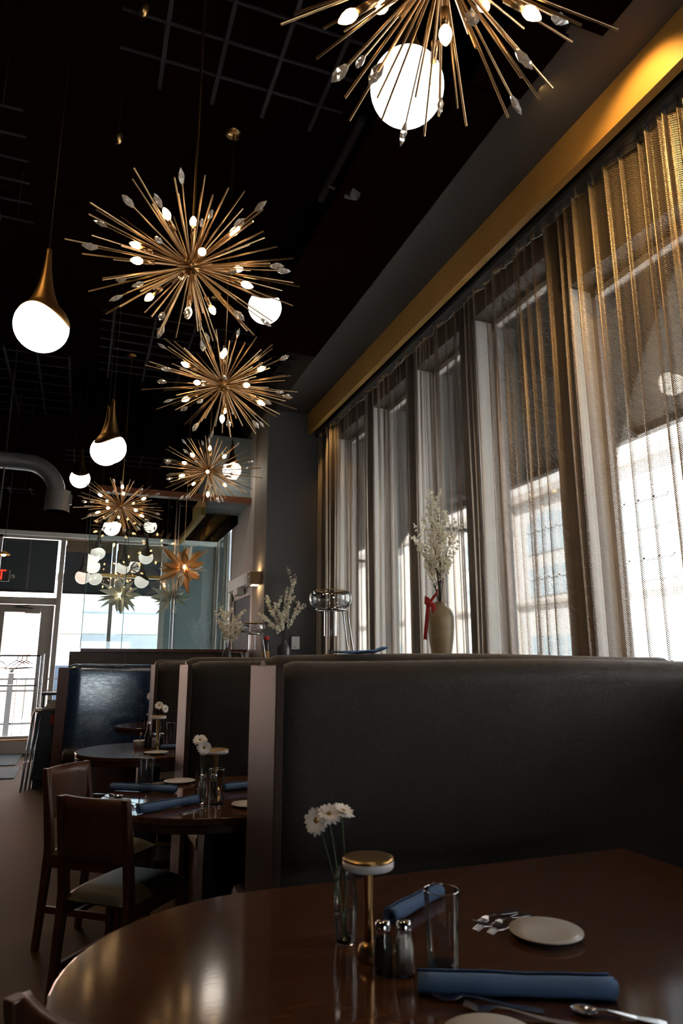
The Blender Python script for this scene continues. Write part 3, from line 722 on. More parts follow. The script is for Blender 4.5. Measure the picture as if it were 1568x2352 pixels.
# --- middle table
tumbler(.345, 3.575, T, 'empty tall glass on the middle table between two napkins', .16, .035)
napkin((.195, 3.70), (.475, 3.515), T, 'grey lit rolled napkin at the back of the middle table', .020)
napkin((.275, 3.09), (.535, 3.235), T, 'bright blue rolled napkin at the front of the middle table', .021)
cutlery('knife', (.437, 3.03), (.570, 3.13), T, 'knife in front of the bright blue napkin')
bud_vase(.550, 3.24, T, 'clear bud vase with daisies on the middle table', .155)
daisy((.547, 3.245, T+.012), (.545, 3.28, 1.010), (-.1, -.6, .75), 'upper daisy on the middle table, tilted up', .034)
daisy((.553, 3.24, T+.012), (.553, 3.22, .985), (.1, -1, .15), 'lower daisy on the middle table, facing the camera', .034)
table_lamp(.648, 3.42, T, 'brass disc lamp on the middle table', .90)
shaker(.578, 3.345, T, 'salt', 'salt shaker beside the vase on the middle table')
shaker(.625, 3.335, T, 'pepper', 'pepper shaker below the lamp on the middle table')
tumbler(.605, 3.16, T, 'tall glass standing behind the vase on the middle table', .15, .034)
plate(.535, 3.80, T, 'white plate at the back of the middle table', .078)
plate(.735, 3.09, T, 'white plate on the middle table half hidden by the walnut post', .075)
napkin((.70, 3.48), (.90, 3.53), T, 'dark blue napkin beside the middle lamp, cut off by the post', .020)
cutlery('knife', (.74, 3.60), (.88, 3.62), T, 'knife beyond the dark blue napkin at the post')
cutlery('spoon', (.115, 3.63), (.235, 3.49), T, 'spoon at the left end of the middle table')
cutlery('fork', (.195, 3.42), (.272, 3.22), T, 'upper fork in the window reflection of the middle table')
cutlery('fork', (.235, 3.40), (.30, 3.22), T, 'lower fork in the window reflection of the middle table')
cutlery('fork', (.78, 3.30), (.68, 3.15), T, 'fork by the half hidden plate on the middle table')
# --- third table
t = thing('ramekin', 'small cream ramekin on the third table', 'bowl', (.468, 5.47, T))
obj('bowl', MB().lathe([(0, 0), (.040, 0), (.046, .045), (.048, .05), (.044, .05), (.037, .008), (0, .008)], 32), M['white'], t)
obj('handle', MB().tube([(.0, 0, .01), (.004, 0, .09)], .003, 6), M['blackm'], t)
obj('handle_tip', MB().sphere((.004, 0, .095), .007, 10, 8, (1, 1, 1.6)), M['brass'], t)
t = thing('sauce_bottle', 'dark sauce bottle beside the third table lamp', 'bottle', (.520, 5.42, T))
obj('bottle', MB().lathe([(0, 0), (.024, 0), (.025, .01), (.025, .09), (.012, .13), (.011, .165), (0, .165)], 24), M['black'], t)
obj('cap', MB().lathe([(.012, .165), (.012, .185), (0, .186)], 20), M['chrome'], t)
table_lamp(.600, 5.56, T, 'brass disc lamp on the third table', .95)
shaker(.562, 5.41, T, 'salt', 'salt shaker on the third table'); shaker(.615, 5.40, T, 'pepper', 'pepper shaker on the third table')
tumbler(.700, 5.58, T, 'tall glass on the third table beside the slim post', .16, .034)
plate(.545, 5.05, T, 'white plate at the front of the third table', .080)
napkin((.60, 5.30), (.84, 5.26), T, 'grey napkin behind the slim post on the third table', .018)
cutlery('fork', (.78, 5.10), (.63, 5.12), T, 'fork beside the plate on the third table')
bud_vase(.640, 5.72, T, 'clear bud vase behind the third table lamp', .16)
daisy((.636, 5.72, T+.012), (.620, 5.72, 1.03), (-.2, -.8, .4), 'left daisy above the third table lamp', .036)
daisy((.642, 5.715, T+.012), (.665, 5.72, 1.005), (.5, -.7, .2), 'right daisy above the third table lamp', .034)
# --- farthest table
tumbler(.645, 7.62, T, 'tall glass on the farthest table', .17, .036)
bud_vase(.745, 7.66, T, 'bud vase on the farthest table', .15)
daisy((.745, 7.66, T+.012), (.735, 7.62, 1.02), (-.3, -.9, .2), 'single daisy on the farthest table', .045)
shaker(.695, 7.5, T, 'pepper', 'pepper shaker on the farthest table'); shaker(.74, 7.48, T, 'salt', 'salt shaker on the farthest table')

# folded napkin on top of the nearest booth back
def fold(u, v):
    return (u*.20, (v-.5)*.11, .006+.012*u*u+.006*math.sin(3*u+v*2)+.010*(u > .8)*(1-v))
tag(obj('folded_napkin', MB().grid(fold, 12, 6), M['nap'], loc=(.93, 2.53, 1.385), rot=(0, 0, .1), solid=.006), 'folded blue napkin lying on top of the nearest booth back', 'napkin')

# ------------------------------------------------------------------ glass bowl lamps, vases, blossoms on the booth tops
def bowl_lamp(loc, label, s=1.0):
    t = thing('glass_bowl_lamp', label, 'lamp', loc, group='glass bowl lamps on chrome stands')
    prof = [(.085, .345), (.125, .36), (.145, .39), (.150, .42), (.145, .452), (.125, .470), (.100, .474)]
    pr = [(r*s, z*s) for r, z in prof]
    b = obj('bowl', MB().shell(pr, 48), M['bowlglass'], t)
    obj('rim', MB().shell([(.100*s, .474*s), (.102*s, .478*s), (.104*s, .474*s), (.100*s, .470*s)], 48), M['brass'], b)
    obj('glass_chimney', MB().shell([(.045*s, .345*s), (.045*s, .165*s)], 32), M['glassware'], t)
    m2 = MB().tube([(.10*s*math.cos(a), .10*s*math.sin(a), .342*s) for a in [2*PI*i/40 for i in range(41)]], .006*s, 8, False)
    obj('ring', m2, M['chrome'], t)
    for a in (-.5, .5, PI+.0) if False else (-.42, .42):
        x, y = .105*s*math.cos(a), .105*s*math.sin(a)
        obj('leg', MB().tube([(x*.9, y, .342*s), (x+.01*s, y, .338*s), (x+.06*s, y*1.2, .0)], .0055*s, 8), M['chrome'], t)
    obj('burner', MB().lathe([(0, 0), (.034*s, 0), (.045*s, .022*s), (.045*s, .035*s), (.012*s, .04*s), (.012*s, .075*s), (0, .075*s)], 24), M['black'], t)
    obj('burner_collar', MB().lathe([(.046*s, .030*s), (.046*s, .042*s), (.02*s, .046*s)], 24), M['brass'], t)
    return t
bowl_lamp((1.60, 4.47, 1.372), 'larger glass bowl lamp on chrome legs in front of the curtain')
bowl_lamp((1.965, 8.32, 1.345), 'smaller glass bowl lamp in front of the tan pier', 1.06)
t = thing('chrome_stand', 'empty chrome lamp stand left of the smaller bowl lamp', 'stand', (1.74, 8.30, 1.345))
for y in (-.05, .05): obj('leg', MB().tube([(0, y, .14), (.09, y, .142), (.145, y*1.3, 0)], .005, 8), M['chrome'], t)
obj('ring', MB().tube([(0, -.05, .14), (-.10, 0, .14), (0, .05, .14)], .005, 8), M['chrome'], t)

def vase(name, prof, m, loc, label, s=1):
    return tag(obj(name, MB().lathe([(r*s, z*s) for r, z in prof], 40), m, loc=loc), label, 'vase')
dk = [(0, 0), (.072, 0), (.078, .006), (.078, .17), (.070, .205), (.040, .235), (.028, .245), (.028, .275), (.024, .275), (.022, .2), (0, .2)]
vase('dark_vase', dk, M['vasedark'], (2.36, 8.31, 1.345), 'larger charcoal bottle vase in front of the grey pier', 1.05)
vase('dark_vase', dk, M['vasedark'], (1.655, 8.30, 1.345), 'smaller charcoal bottle vase at the wooden cap of the partition', .72)
# tan vase with throwing ridges
prof = [(0, 0), (.060, 0), (.066, .01)]
for i in range(1, 40):
    z = .01+i*.0092; base = .066+.042*math.sin(min(1, z/.36)*PI*.5); prof += [(base, z), (base+.0016, z+.0046)]
prof += [(.106, .385), (.098, .42), (.075, .45), (.046, .468), (.042, .478), (.046, .490), (.052, .496), (.044, .496), (.036, .47), (0, .46)]
VX, VY = 2.72, 4.95
tv = vase('ribbed_vase', prof, M['vasetan'], (VX, VY, 1.345), 'tall tan ribbed stoneware vase in front of the curtain')
t = thing('ribbon_bow', 'red ribbon tied round the neck of the tan vase', 'ribbon', (VX-.06, VY+.02, 1.80), -.55)
def rb(fn, n=14): return MB().grid(fn, n, 3)
obj('loop', rb(lambda u, v: (-.01+.055*u+(v-.5)*.05*math.sin(PI*u*.9+.2), -.045-.018*math.sin(PI*u), .03+.105*u+(v-.5)*.03), 12), M['red'], t, solid=.003)
obj('loop', rb(lambda u, v: (-.015-.045*u+(v-.5)*.035*math.sin(PI*u*.9+.2), -.045-.018*math.sin(PI*u), .02+.045*u+(v-.5)*.05), 12), M['red'], t, solid=.003)
obj('tail', rb(lambda u, v: (-.03-.035*u+(v-.5)*.034*(1-.2*u), -.045-.012*math.sin(4*u), .02-.27*u-(.02*abs(2*v-1) if u > .95 else 0))), M['red'], t, solid=.002)
obj('tail', rb(lambda u, v: (.0+.075*u+(v-.5)*.042, -.060-.012*math.sin(4*u), .03-.26*u+(.04*(v) if u > .95 else 0))), M['red'], t, solid=.002)
obj('knot', MB().sphere((-.01, -.05, .03), .018, 12, 8), M['red'], t)

def branch(base, tip, label, grp, dens=34, sub=5, rad=.010, seed=1, flare=.12):
    r_ = random.Random(seed); b = Vector(base); e = Vector(tip)-b
    t = thing('blossom_branch', label, 'branch', base, group=grp)
    side = Vector((r_.uniform(-1, 1), r_.uniform(-1, 1), 0)).normalized()
    def path(p0, p1, bow):
        return [p0.lerp(p1, k/6)+bow*math.sin(PI*k/6)+Vector((r_.uniform(-1, 1), r_.uniform(-1, 1), 0))*.004 for k in range(7)]
    main = path(Vector((0, 0, 0)), e, Vector((e.x, e.y, 0))*-.18)
    mb_ = MB().tube(main, [.0042-.0005*k for k in range(7)], 6); L = e.length
    lines = [main[2:]]
    for k in range(sub):
        i = 2+k % 4; s0 = main[i]; an = r_.uniform(0, 2*PI); ln = L*r_.uniform(.22, .36)
        d = (e.normalized()+Vector((math.cos(an), math.sin(an), .1))*r_.uniform(.4, .75)).normalized()
        p = path(s0, s0+d*ln, Vector((0, 0, .01))); mb_.tube(p, [.0024-.0003*q for q in range(7)], 5); lines.append(p)
    obj('stem', mb_, M['bark'], t)
    bl = MB(); 
    for ln_ in lines:
        for k in range(dens if ln_ is lines[0] else dens//2):
            s_ = r_.uniform(.1, 1)*(len(ln_)-1); i = min(int(s_), len(ln_)-2); c = ln_[i].lerp(ln_[i+1], s_-i)+Vector([r_.uniform(-1, 1)*rad*.9 for _ in range(3)])
            q = Euler((r_.uniform(-1.2, 1.2), r_.uniform(-1.2, 1.2), r_.uniform(0, 6))).to_matrix(); pr_ = rad*r_.uniform(.7, 1.15)
            for p5 in range(5):
                a = p5*2*PI/5; ca, sa = math.cos(a), math.sin(a)
                P = [Vector((0, 0, 0)), Vector((pr_*.6*ca-pr_*.42*sa, pr_*.6*sa+pr_*.42*ca, pr_*.25)), Vector((pr_*ca, pr_*sa, pr_*.35)), Vector((pr_*.6*ca+pr_*.42*sa, pr_*.6*sa-pr_*.42*ca, pr_*.25))]
                bl.add([c+q@x for x in P], [(0, 1, 2), (0, 2, 3)], True)
    obj('blossoms', bl, M['blossom'], t, kind='stuff')
    return t
def vase_z(b, dz): return (b[0], b[1], b[2]+dz)
b0 = (VX, VY, 1.345+.40)
for i, (dx, dy, dz) in enumerate(((-.02, .16, 1.06), (.02, .02, .98), (-.03, .38, .83), (.05, -.20, .78), (-.05, .25, .62), (.0, -.05, .80), (-.02, .10, .92))):
    branch(b0, (VX+dx, VY+dy, b0[2]+dz-.02), ['tallest blossom branch in the tan vase', 'upright blossom branch at the middle of the tan vase', 'long blossom branch leaning left from the tan vase', 'blossom branch leaning right from the tan vase', 'short lower left blossom branch in the tan vase', 'inner blossom branch behind the middle of the tan vase', 'blossom branch just left of centre in the tan vase'][i], 'blossom branches in the tan vase', 60, 6, .015, i+3)
b1 = (2.36, 8.31, 1.345+.24)
for i, (dx, dy, dz) in enumerate(((.13, -.05, .88), (-.26, .0, .56), (-.10, -.03, .50), (.26, -.02, .50), (.02, 0, .66), (-.30, .0, .36))):
    branch(b1, (b1[0]+dx, b1[1]+dy, b1[2]+dz), ['tallest blossom branch in the larger charcoal vase', 'long left leaning blossom branch in the larger charcoal vase', 'short left blossom branch in the larger charcoal vase', 'right leaning blossom branch in the larger charcoal vase', 'middle blossom branch in the larger charcoal vase', 'low bare tipped branch leaning left from the larger charcoal vase'][i], 'blossom branches in the larger charcoal vase', 60, 4, .017, i+20)
b2 = (1.655, 8.30, 1.345+.16)
for i, (dx, dy, dz) in enumerate(((-.16, .0, .46), (-.02, 0, .46), (.16, -.02, .46), (.20, 0, .28), (-.08, .0, .30))):
    branch(b2, (b2[0]+dx, b2[1]+dy, b2[2]+dz), ['left leaning blossom branch in the smaller charcoal vase', 'upright blossom branch in the smaller charcoal vase', 'tallest right leaning blossom branch in the smaller charcoal vase', 'low right blossom branch in the smaller charcoal vase', 'short left blossom branch in the smaller charcoal vase'][i], 'blossom branches in the smaller charcoal vase', 55, 4, .016, i+40)
t = thing('wine_bottle', 'dark bottle with orange label and red ribbon behind the smaller lamp', 'bottle', (2.15, 8.36, 1.345))
obj('bottle', MB().lathe([(0, 0), (.045, 0), (.047, .02), (.047, .24), (.03, .29), (.016, .31), (.016, .33), (0, .33)], 28), M['black'], t)
obj('label_band', MB().shell([(.048, .06), (.048, .16)], 28), M['gold'], t, label='orange label')
obj('ribbon', MB().sphere((-.0, -.02, .315), .035, 12, 8, (1, .5, .9)), M['red'], t, label='red ribbon')
t = thing('wall_control', 'white control box on the grey pier beside the charcoal vase', 'control box', (2.56, 8.5, 1.53))
obj('cover', box(-.055, .055, -.03, 0, 0, .16), M['plastic'], t, bevel=.008)
obj('mark', box(-.015, -.003, -.032, -.03, .025, .037), M['black'], t)
t = thing('wall_sconce', 'boxy bronze wall sconce glowing on the tan side of the pier', 'sconce', (2.142, 8.78, 2.36))
obj('box', MB().prism([(-.14, -.10), (0, -.12), (0, .12), (-.14, .10)], 0, .17), M['sconce'], t, bevel=.01)
obj('upper_glow', box(-.10, -.02, -.06, .06, .171, .175), M['glow'], t)
obj('lower_glow', box(-.10, -.02, -.06, .06, -.005, -.001), M['glow'], t)
obj('glass_knob', MB().sphere((-.15, -.03, .10), .022, 12, 8), M['crystal'], t)

# ------------------------------------------------------------------ starburst chandeliers
def unit_rod(r=.0040): return MB().tube([(0, 0, 0), (0, 0, 1)], r, 6).mesh('rod', M['brassrod'])
ROD = unit_rod(); 
SOCK = MB().lathe([(.0, 0), (.011, 0), (.011, .062), (.0, .062)], 12).mesh('bulb_socket', M['brassrod'])
BULB = MB().lathe([(0, 0), (.010, .002), (.016, .014), (.018, .026), (.014, .042), (.006, .056), (0, .061)], 14).mesh('bulb', M['bulb'])
def crystal_mesh():
    mb_ = MB(); n = 6; rings = [(0, 0), (.010, .010), (.019, .034), (.015, .056), (0, .078)]
    vs = [(0, 0, 0)]
    for q, (r, z) in enumerate(rings[1:4]): vs += [(r*math.cos(2*PI*(k+.5*(q % 2))/n), r*.62*math.sin(2*PI*(k+.5*(q % 2))/n), z) for k in range(n)]
    vs.append((0, 0, .078)); fs = []
    for k in range(n): fs.append((0, 1+(k+1) % n, 1+k))
    for q in range(2):
        for k in range(n):
            a, b, c, d = 1+q*n+k, 1+q*n+(k+1) % n, 1+(q+1)*n+(k+1) % n, 1+(q+1)*n+k
            fs += [(a, b, d), (b, c, d)]
    for k in range(n): fs.append((1+2*n+k, 1+2*n+(k+1) % n, 1+3*n))
    return mb_.add(vs, fs).mesh('crystal', M['crystal'])
CRY = crystal_mesh()
def ell(d, a=.575, c=.335):     # length to the flattened envelope
    return 1/math.sqrt((d.x*d.x+d.y*d.y)/a/a+d.z*d.z/c/c)
def chandelier(loc, label, ztop=5.27, rz=0):
    rr = random.Random(5)
    t = thing('starburst_chandelier', label, 'chandelier', loc, rz, group='brass starburst chandeliers')
    obj('hub', MB().sphere((0, 0, 0), .050, 24, 14), M['brass'], t)
    obj('suspension_rod', MB().tube([(0, 0, .04), (0, 0, ztop-loc[2])], .007, 8), M['brass'], t)
    obj('ceiling_canopy', MB().lathe([(0, ztop-loc[2]), (.06, ztop-loc[2]), (.06, ztop-loc[2]+.03), (0, ztop-loc[2]+.03)], 24), M['brass'], t)
    def place(me, name, d, r0, par, sz=1, spin=0):
        o = obj(name, None, None, par, mesh=me); o.location = d*r0
        o.rotation_euler = (d.to_track_quat('Z', 'Y') @ Euler((0, 0, spin)).to_quaternion()).to_euler(); o.scale = (1, 1, sz); return o
    n = 74
    for i in range(n):
        zz = 1-2*(i+.5)/n; zz = math.copysign(abs(zz)**1.15, zz); a = i*2.399963+rr.uniform(-.12, .12); zz = max(-.98, min(.98, zz+rr.uniform(-.04, .04)))
        rr_ = math.sqrt(1-zz*zz); d = Vector((rr_*math.cos(a), rr_*math.sin(a), zz*.8)).normalized()
        L = ell(d)*rr.choice((1, .98, .94, .9, .78)); place(ROD, 'rod', d, .04, t, L-.04)
    ph = math.radians(-90)    # ring arms; one faces the room
    dirs = [Vector((0, 0, 1)), Vector((0, 0, -1))]
    for k in range(5):
        a = ph+k*2*PI/5+.05; dirs.append(Vector((math.cos(a)*.9, math.sin(a)*.9, -.28)).normalized())
        a += PI/5; dirs.append(Vector((math.cos(a)*.9, math.sin(a)*.9, .33)).normalized())
    for d in dirs:
        r0 = .20 if abs(d.z) < .9 else .16
        place(ROD, 'rod', d, .04, t, r0-.04)
        s_ = place(SOCK, 'bulb_socket', d, r0, t)
        b_ = obj('bulb', None, None, s_, mesh=BULB, loc=(0, 0, .060), label='lit candle bulb')
    for i in range(26):
        zz = 1-2*(i+.5)/26; a = i*2.399963+1.1; rr_ = math.sqrt(1-zz*zz); d = Vector((rr_*math.cos(a), rr_*math.sin(a), zz*.75)).normalized()
        L = ell(d)*rr.uniform(.62, .92); p = place(ROD, 'crystal_arm', d, .04, t, L-.04)
        p.scale = (.8, .8, L-.04)
        place(CRY, 'crystal', d, L-.004, t, 1, rr.uniform(0, 3))
    return t
chandelier((.795, 1.320, 3.25), 'nearest starburst chandelier, cut off by the top edge', rz=.2)
chandelier((.366, 3.069, 3.25), 'largest whole starburst chandelier, left of the second globe pendant', rz=0)
chandelier((.794, 4.439, 3.24), 'second whole starburst chandelier, directly below the largest', rz=.35)
chandelier((1.11, 6.855, 3.30), 'third starburst chandelier, in front of a lit globe', rz=1.0)
chandelier((.345, 8.70, 3.265), 'smallest lowest starburst chandelier beside the glass screen', rz=.6)

# ------------------------------------------------------------------ teardrop globe pendants
def pendant(loc, label, rot=0, gm='globe', sm='brassdark', r=.129, wave=.22, base=1.12, ztop=5.3, tilt=0.22):
    t = thing('globe_pendant', label, 'pendant lamp', loc, rot, group='glowing globe pendants with brass teardrop shades')
    obj('globe', MB().sphere((0, 0, 0), r, 40, 26), M[gm], t)
    n = 64; rows = 26; vs = []; fs = []; R1 = r*1.012; tc = .62   # polar angle where cone leaves the globe
    for k in range(n):
        a = 2*PI*k/n; th0 = base+wave*math.cos(2*a)+tilt*math.cos(a)
        for j in range(rows+1):
            s_ = j/rows
            if s_ < .35:
                th = th0+(tc-th0)*s_/.35; rad, z = R1*math.sin(th), R1*math.cos(th)
            else:
                q = (s_-.35)/.65; z0 = R1*math.cos(tc); r0 = R1*math.sin(tc); zt = r*3.3
                z = z0+(zt-z0)*q; sl = -math.tan(tc)   # dr/dz continuous-ish, then flares into the stem
                k_ = math.exp(-2.3*q); rad = .011+(r0-.011)*((k_-math.exp(-2.3))/(1-math.exp(-2.3)))
            vs.append((rad*math.cos(a), rad*math.sin(a), z))
    m_ = rows+1
    for k in range(n):
        for j in range(rows): fs.append((k*m_+j, ((k+1) % n)*m_+j, ((k+1) % n)*m_+j+1, k*m_+j+1))
    obj('shade', MB().add(vs, fs, True), M[sm], t, solid=.003)
    obj('cord', MB().tube([(0, 0, r*3.25), (0, 0, ztop-loc[2])], .0025, 6), M['black'], t)
    return t
pendant((-.300, 3.43, 2.985), 'large globe pendant at the far left of the view', rot=-.35)
pendant((1.055, 2.060, 3.602), 'biggest brightest globe pendant, behind the nearest chandelier', r=.146, rot=2.2, base=.6, wave=.05, tilt=.05)
pendant((1.154, 4.777, 4.08), 'globe pendant right of the largest starburst, half in its rods', rot=-1.8)
pendant((.108, 5.706, 3.088), 'globe pendant left of the glass screen, just above the smallest starburst', rot=-2.3)
pendant((.080, 6.15, 3.19), 'globe pendant hidden close behind another, only its stem and edge showing', rot=1.2)
pendant((-.172, 9.55, 3.79), 'small far globe pendant beside the round duct', rot=-1.6)
pendant((1.80, 9.15, 4.00), 'globe pendant shining through the third starburst', rot=.5)
pendant((.28, 9.62, 3.16), 'globe pendant shining through the smallest starburst', rot=.9, r=.11)

for (x, z, q, lb) in ((.136, 2.86, .5, 'added dim globe standing in for a glass screen reflection, highest at the left'), (.783, 2.834, -1.6, 'added dim globe standing in for a glass screen reflection, right, near the bronze petals'), (.485, 2.676, -1.2, 'added dim globe standing in for a glass screen reflection, in the middle'),
                      (.744, 2.491, -.6, 'added dim globe standing in for a glass screen reflection, low, at the brass bar'), (-.037, 2.518, 2.0, 'added dim globe standing in for a reflection, half outside the left edge of the glass screen'), (.122, 2.507, .8, 'added dim globe standing in for a glass screen reflection at the left end of the bar')):
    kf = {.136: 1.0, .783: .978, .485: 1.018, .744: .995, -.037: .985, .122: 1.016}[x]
    pendant((x*kf, 10.0*kf, 1.35+(z-1.35)*kf), lb, rot=q, gm='reflglobe', sm='reflglobe_shade', r=.098)  # globes added behind the screen in place of lamp reflections in its glass

# ------------------------------------------------------------------ metal petal pendants
def flower_pendant(loc, label, m, s=1.0, ztop=5.3, seed=3, lit=True):
    r_ = random.Random(seed); t = thing('petal_pendant', label, 'pendant lamp', loc, group='metal petal pendants')
    obj('core', MB().sphere((0, 0, 0), .032*s, 16, 10), M['lampglow'] if lit else M['chrome'], t)
    obj('cord', MB().tube([(0, 0, 0), (.0, 0, ztop-loc[2])], .003, 6), M['brassrod'], t)
    N = 30
    for i in range(N):
        zz = 1-2*(i+.5)/N; a = i*2.4+r_.uniform(-.3, .3); q = math.sqrt(1-zz*zz)
        d = Vector((q*math.cos(a), q*math.sin(a), zz*.8)).normalized(); L = s*r_.uniform(.25, .36); W_ = s*r_.uniform(.036, .052); cu = r_.uniform(.2, 1.1); tw = r_.uniform(-1.1, 1.1)
        def pt(u, v):
            wd = W_*math.sin(PI*(.10+.88*u)**.9); yy = (v-.5)*2; an = tw*u
            x_, y_ = (yy*yy)*wd*.5, yy*wd
            return (x_*math.cos(an)-y_*math.sin(an)+cu*L*.40*u*u, x_*math.sin(an)+y_*math.cos(an), .03*s+L*u*(1-.14*cu*u))
        pale = lit and r_.random() < .35
        o = obj('petal', MB().grid(pt, 10, 5), M['petalsilver'] if pale else m, t, solid=.0015, label='pale champagne petal' if pale else None)
        o.rotation_euler = (d.to_track_quat('Z', 'Y') @ Euler((0, 0, r_.uniform(0, 6.28))).to_quaternion()).to_euler()
    return t
flower_pendant((1.11, 8.45, 2.50), 'bronze petal pendant glowing in front of the glass screen', M['petalmetal'], 1.0)
flower_pendant((1.235, 10.6, 2.34), 'champagne petal pendant behind the screen posts, below the bronze one', M['petalsilver'], .95, seed=9, lit=False, ztop=3.47)
flower_pendant((.50, 10.6, 2.34), 'champagne petal pendant in front of the middle front window', M['petalsilver'], .95, seed=12, ztop=3.47)
t = thing('brass_bar', 'horizontal brass bar hanging behind the glass screen', 'bar', (.64, 10.95, 2.66))
obj('bar', box(-.44, .50, -.03, .03, -.02, .03), M['brass'], t, bevel=.003)
obj('hanger', MB().tube([(-.1, 0, .03), (-.1, 0, .85)], .004, 6), M['chrome'], t); obj('collar', box(-.12, -.08, -.04, .04, -.035, .045), M['brass'], t)

# ------------------------------------------------------------------ ceiling grids, duct, track light
def cgrid(x0, x1, y0, y1, z, dx, dy, label, frx=.12, fry=.1, b=.012):
    m_ = MB(); x = x0+frx
    while x < x1: m_.box(x-b, x+b, y0, y1, z-.012, z+.012); x += dx
    y = y0+fry
    while y < y1: m_.box(x0, x1, y-b*.6, y+b*.6, z-.004, z+.008); y += dy
    for cx in (x0+frx, x1-frx):
        for cy in (y0+fry, y1-fry): m_.tube([(cx, cy, z), (cx, cy, 5.3)], .003, 5)
    return tag(obj('ceiling_grid', m_, M['grid']), label, 'ceiling grid', 'hanging wire grids under the ceiling')
cgrid(-.05, 1.35, 1.4, 3.80, 4.9, .33, .26, 'hanging ceiling grid at the top, beside the nearest chandelier', .25)
cgrid(-.05, 2.15, 6.75, 8.6, 4.9, .42, .22, 'hanging ceiling grid behind the two upper starbursts')
cgrid(-2.2, -.62, 4.2, 5.6, 4.9, .3, .25, 'hanging ceiling grid at the left edge, above the large globe')
cgrid(-1.9, -.35, 8.1, 10.4, 4.9, .35, .3, 'hanging ceiling grid at the left edge above the duct')
cgrid(-.4, 1.7, 9.55, 10.25, 4.2, .3, .25, 'hanging ceiling grid just above the smallest starburst')
cgrid(-2.0, -.75, 9.9, 11.6, 3.68, .27, .22, 'low hanging grid left of the round duct')
t = thing('spiral_duct', 'round spiral duct bending down near the left edge', 'duct', (0, 9, 0))
pts = [(-3.4, 0, 3.80), (-1.2, 0, 3.80), (-.80, 0, 3.795)]+[(-.80+.38*math.sin(a), 0, 3.42+.38*math.cos(a)) for a in [PI/2*i/6 for i in range(1, 7)]]
obj('bend', MB().tube(pts, .105, 24, False), M['duct'], t)
prof = []
for i in range(22): z = 3.46-i*.0125; prof += [(.142 if i % 2 else .148, z)]
obj('drop', MB().shell(prof, 32, (-.40, 0, 0)), M['duct'], t)
obj('opening', MB().lathe([(0, 3.20), (.14, 3.20)], 32, (-.40, 0, 0)), M['ductshade'], t)  # dark disc stands in for the shade inside the open end
obj('bracket', box(-.255, -.235, -.03, .03, 3.3, 3.42), M['duct'], t)
t = thing('track_light', 'black track light near the soffit edge', 'track light', (1.46, 3.9, 4.80))
obj('track', box(-.02, .02, -.4, .45, 0, .04), M['grid'], t)
obj('head', MB().tube([(.10, .25, -.02), (.16, .12, -.12)], .045, 16), M['blackm'], t)
obj('arm', MB().tube([(0, .25, .0), (.10, .25, -.02)], .012, 8), M['blackm'], t)
for (x, y, lb) in ((.06, 3.3, 'small brass ceiling fitting left of the nearest grid'), (-.02, 4.35, 'tiny brass ceiling fitting above the largest starburst')):
    t = thing('ceiling_fitting', lb, 'ceiling fitting', (x, y, 4.9))
    obj('body', MB().lathe([(0, -.03), (.02, -.02), (.03, .02), (.03, .05), (0, .05)], 20), M['brass'], t)
    obj('stem', MB().tube([(0, 0, .05), (0, 0, .4)], .006, 6), M['blackm'], t)

# ------------------------------------------------------------------ entrance: exit sign, rack, cabinet, trays, mat
t = thing('exit_sign', 'black exit sign with red letters at the left edge', 'sign', (-1.02, 9.0, 2.31))
obj('housing', box(-.18, .17, -.03, .03, 0, .14), M['blackm'], t, bevel=.01)
obj('stem', MB().tube([(-.02, 0, .14), (-.02, 0, 3.0)], .012, 8), M['blackm'], t)
obj('lamp_head', MB().sphere((.20, 0, .06), .028, 12, 8), M['duct'], t)
fc = bpy.data.curves.new('exit_letters', 'FONT'); fc.body = 'EXIT'; fc.size = .17; fc.extrude = .003; fc.align_x = 'RIGHT'; fc.space_character = .85
fo = bpy.data.objects.new('tmp', fc); C.objects.link(fo); bpy.context.view_layer.update()
me = bpy.data.meshes.new_from_object(fo); bpy.data.objects.remove(fo); me.materials.append(M['exitred'])
obj('lettering', None, None, t, mesh=me, loc=(.135, -.034, .018), rot=(math.radians(90), 0, 0), label='red EXIT letters')
t = thing('yellow_pendant', 'small yellow pendant shade at the left edge near the exit sign', 'pendant lamp', (-1.00, 9.6, 2.71))
obj('shade', MB().shell([(.075, 0), (.06, .02), (.015, .05)], 24), M['gold'], t, solid=.003)
obj('bulb', MB().sphere((0, 0, .012), .03, 12, 8), M['glow'], t); obj('cord', MB().tube([(0, 0, .05), (0, 0, 2.2)], .003, 6), M['black'], t)

t = thing('coat_rack', 'metal coat rack with a single rail inside the entrance', 'coat rack', (0, 11.3, 0))
obj('rail', MB().tube([(-1.8, 0, 1.47), (-.54, 0, 1.47)], .012, 10), M['blackm'], t)
obj('upright', MB().tube([(-.54, 0, 1.47), (-.54, 0, .1)], .012, 10), M['chrome'], t)
obj('upright', MB().tube([(-.50, .25, 1.50), (-.50, .25, .1)], .010, 10), M['chrome'], t)
obj('lower_rail', MB().tube([(-1.8, 0, .28), (-.5, 0, .28)], .010, 8), M['brass'], t)
for i, x in enumerate((-.84, -.78, -.72, -1.08)):
    o = obj('coat_hanger', MB().tube([(.0, 0, .02), (.0, 0, -.02), (-.0, -.02, -.05), (-.06, -.09, -.11), (-.10, -.13, -.17), (.08, .12, -.15), (.05, .07, -.09), (0, -.02, -.05)], .006, 6), M['blackm'], loc=(x, 11.3, 1.45), rot=(0, 0, .25*i-.9))
    tag(o, ['black coat hanger, left of the three hanging together', 'black coat hanger, middle of the three hanging together', 'black coat hanger, right of the three, nearest the upright', 'black coat hanger alone at the left edge'][i], 'coat hanger', 'black hangers on the coat rack')

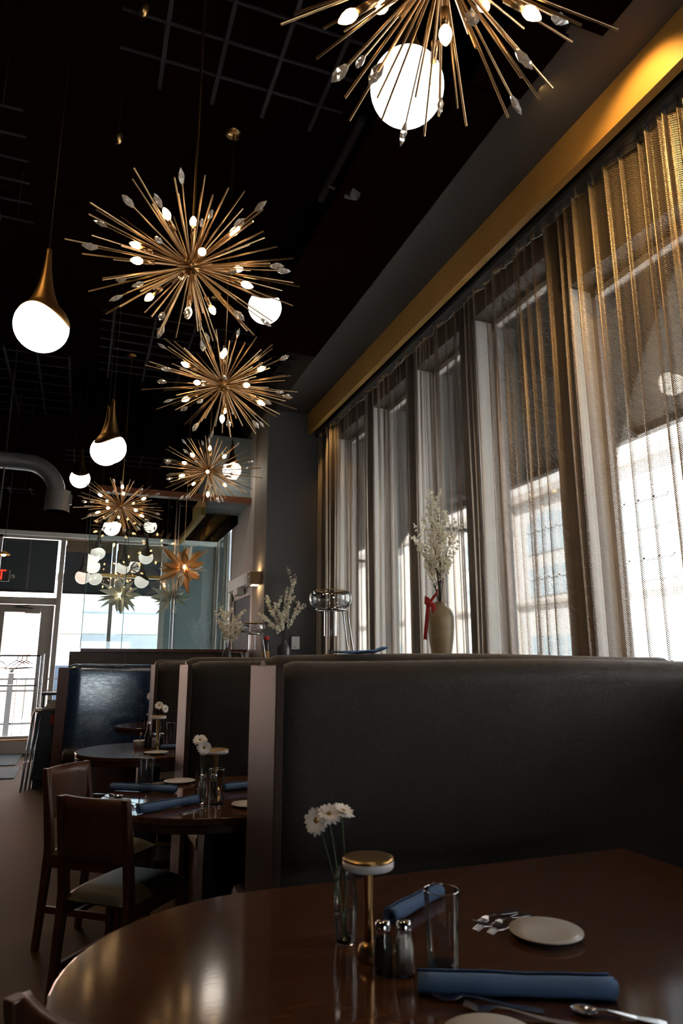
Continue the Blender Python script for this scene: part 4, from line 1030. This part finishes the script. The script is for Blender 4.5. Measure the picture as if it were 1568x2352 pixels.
t = thing('service_cabinet', 'black service cabinet beside the farthest booth back', 'cabinet', (-.27, 8.85, 0))
obj('body', box(-.13, .20, -.18, .18, .10, .83), M['black'], t, bevel=.004)
obj('plinth', box(-.11, .18, -.15, .15, 0, .10), M['blackm'], t)
obj('top', box(-.15, .22, -.20, .20, .83, .855), M['wood'], t, bevel=.003)
obj('upper_shelf', box(-.10, .22, -.12, .16, 1.00, 1.03), M['black'], t, bevel=.003)
obj('shelf_side', box(-.08, -.06, -.10, .16, .855, 1.0), M['black'], t)
tag(obj('menu_holder', MB().box(-.05, .05, -.014, 0, 0, .10).box(-.045, .035, -.018, -.014, .03, .08), M['red'], loc=(-.20, 8.665, .69)), 'small red leaflet holder on the front of the black cabinet', 'holder')
for i in range(5):
    tag(obj('paper_stack', box(-.10+.01*i, .12-.008*i, -.08, .08, .018*i, .018*i+.015), M['paper'], loc=(-.22, 8.82, .856), rot=(0, 0, .08*i-.1)), ['bottom', 'second', 'middle', 'fourth', 'topmost'][i]+' sheaf of white papers stacked on the black cabinet', 'papers', 'papers on the service cabinet')
for i in range(3):
    t = thing('tray_stand', ['leftmost folded chrome tray stand leaning at the cabinet', 'middle folded chrome tray stand', 'folded chrome tray stand closest to the black cabinet'][i], 'tray stand', (-.475+.04*i, 8.55+.03*i, 0), 0, 'folded chrome tray stands')
    pts = [(-.01, 0, 0), (.02, .02, .45), (.045, .05, .80), (.06, .055, .835), (.10, .06, .845)]
    obj('leg', MB().tube(pts, .009, 8), M['chrome'], t)
    obj('leg', MB().tube([(x+.002, y+.14, z) for x, y, z in pts], .009, 8), M['chrome'], t)
    obj('brace', MB().tube([(.0, .0, .30), (.0, .14, .30)], .006, 6), M['chrome'], t)
tag(obj('door_mat', box(-1.9, -.62, 9.55, 10.5, 0, .012), M['mat'], bevel=.004), 'nearer grey blue mat on the floor inside the entrance', 'mat')
tag(obj('door_mat', box(-1.9, -.70, 10.75, 11.95, 0, .012), M['mat'], bevel=.004), 'farther dark mat right at the glass entrance door', 'mat')
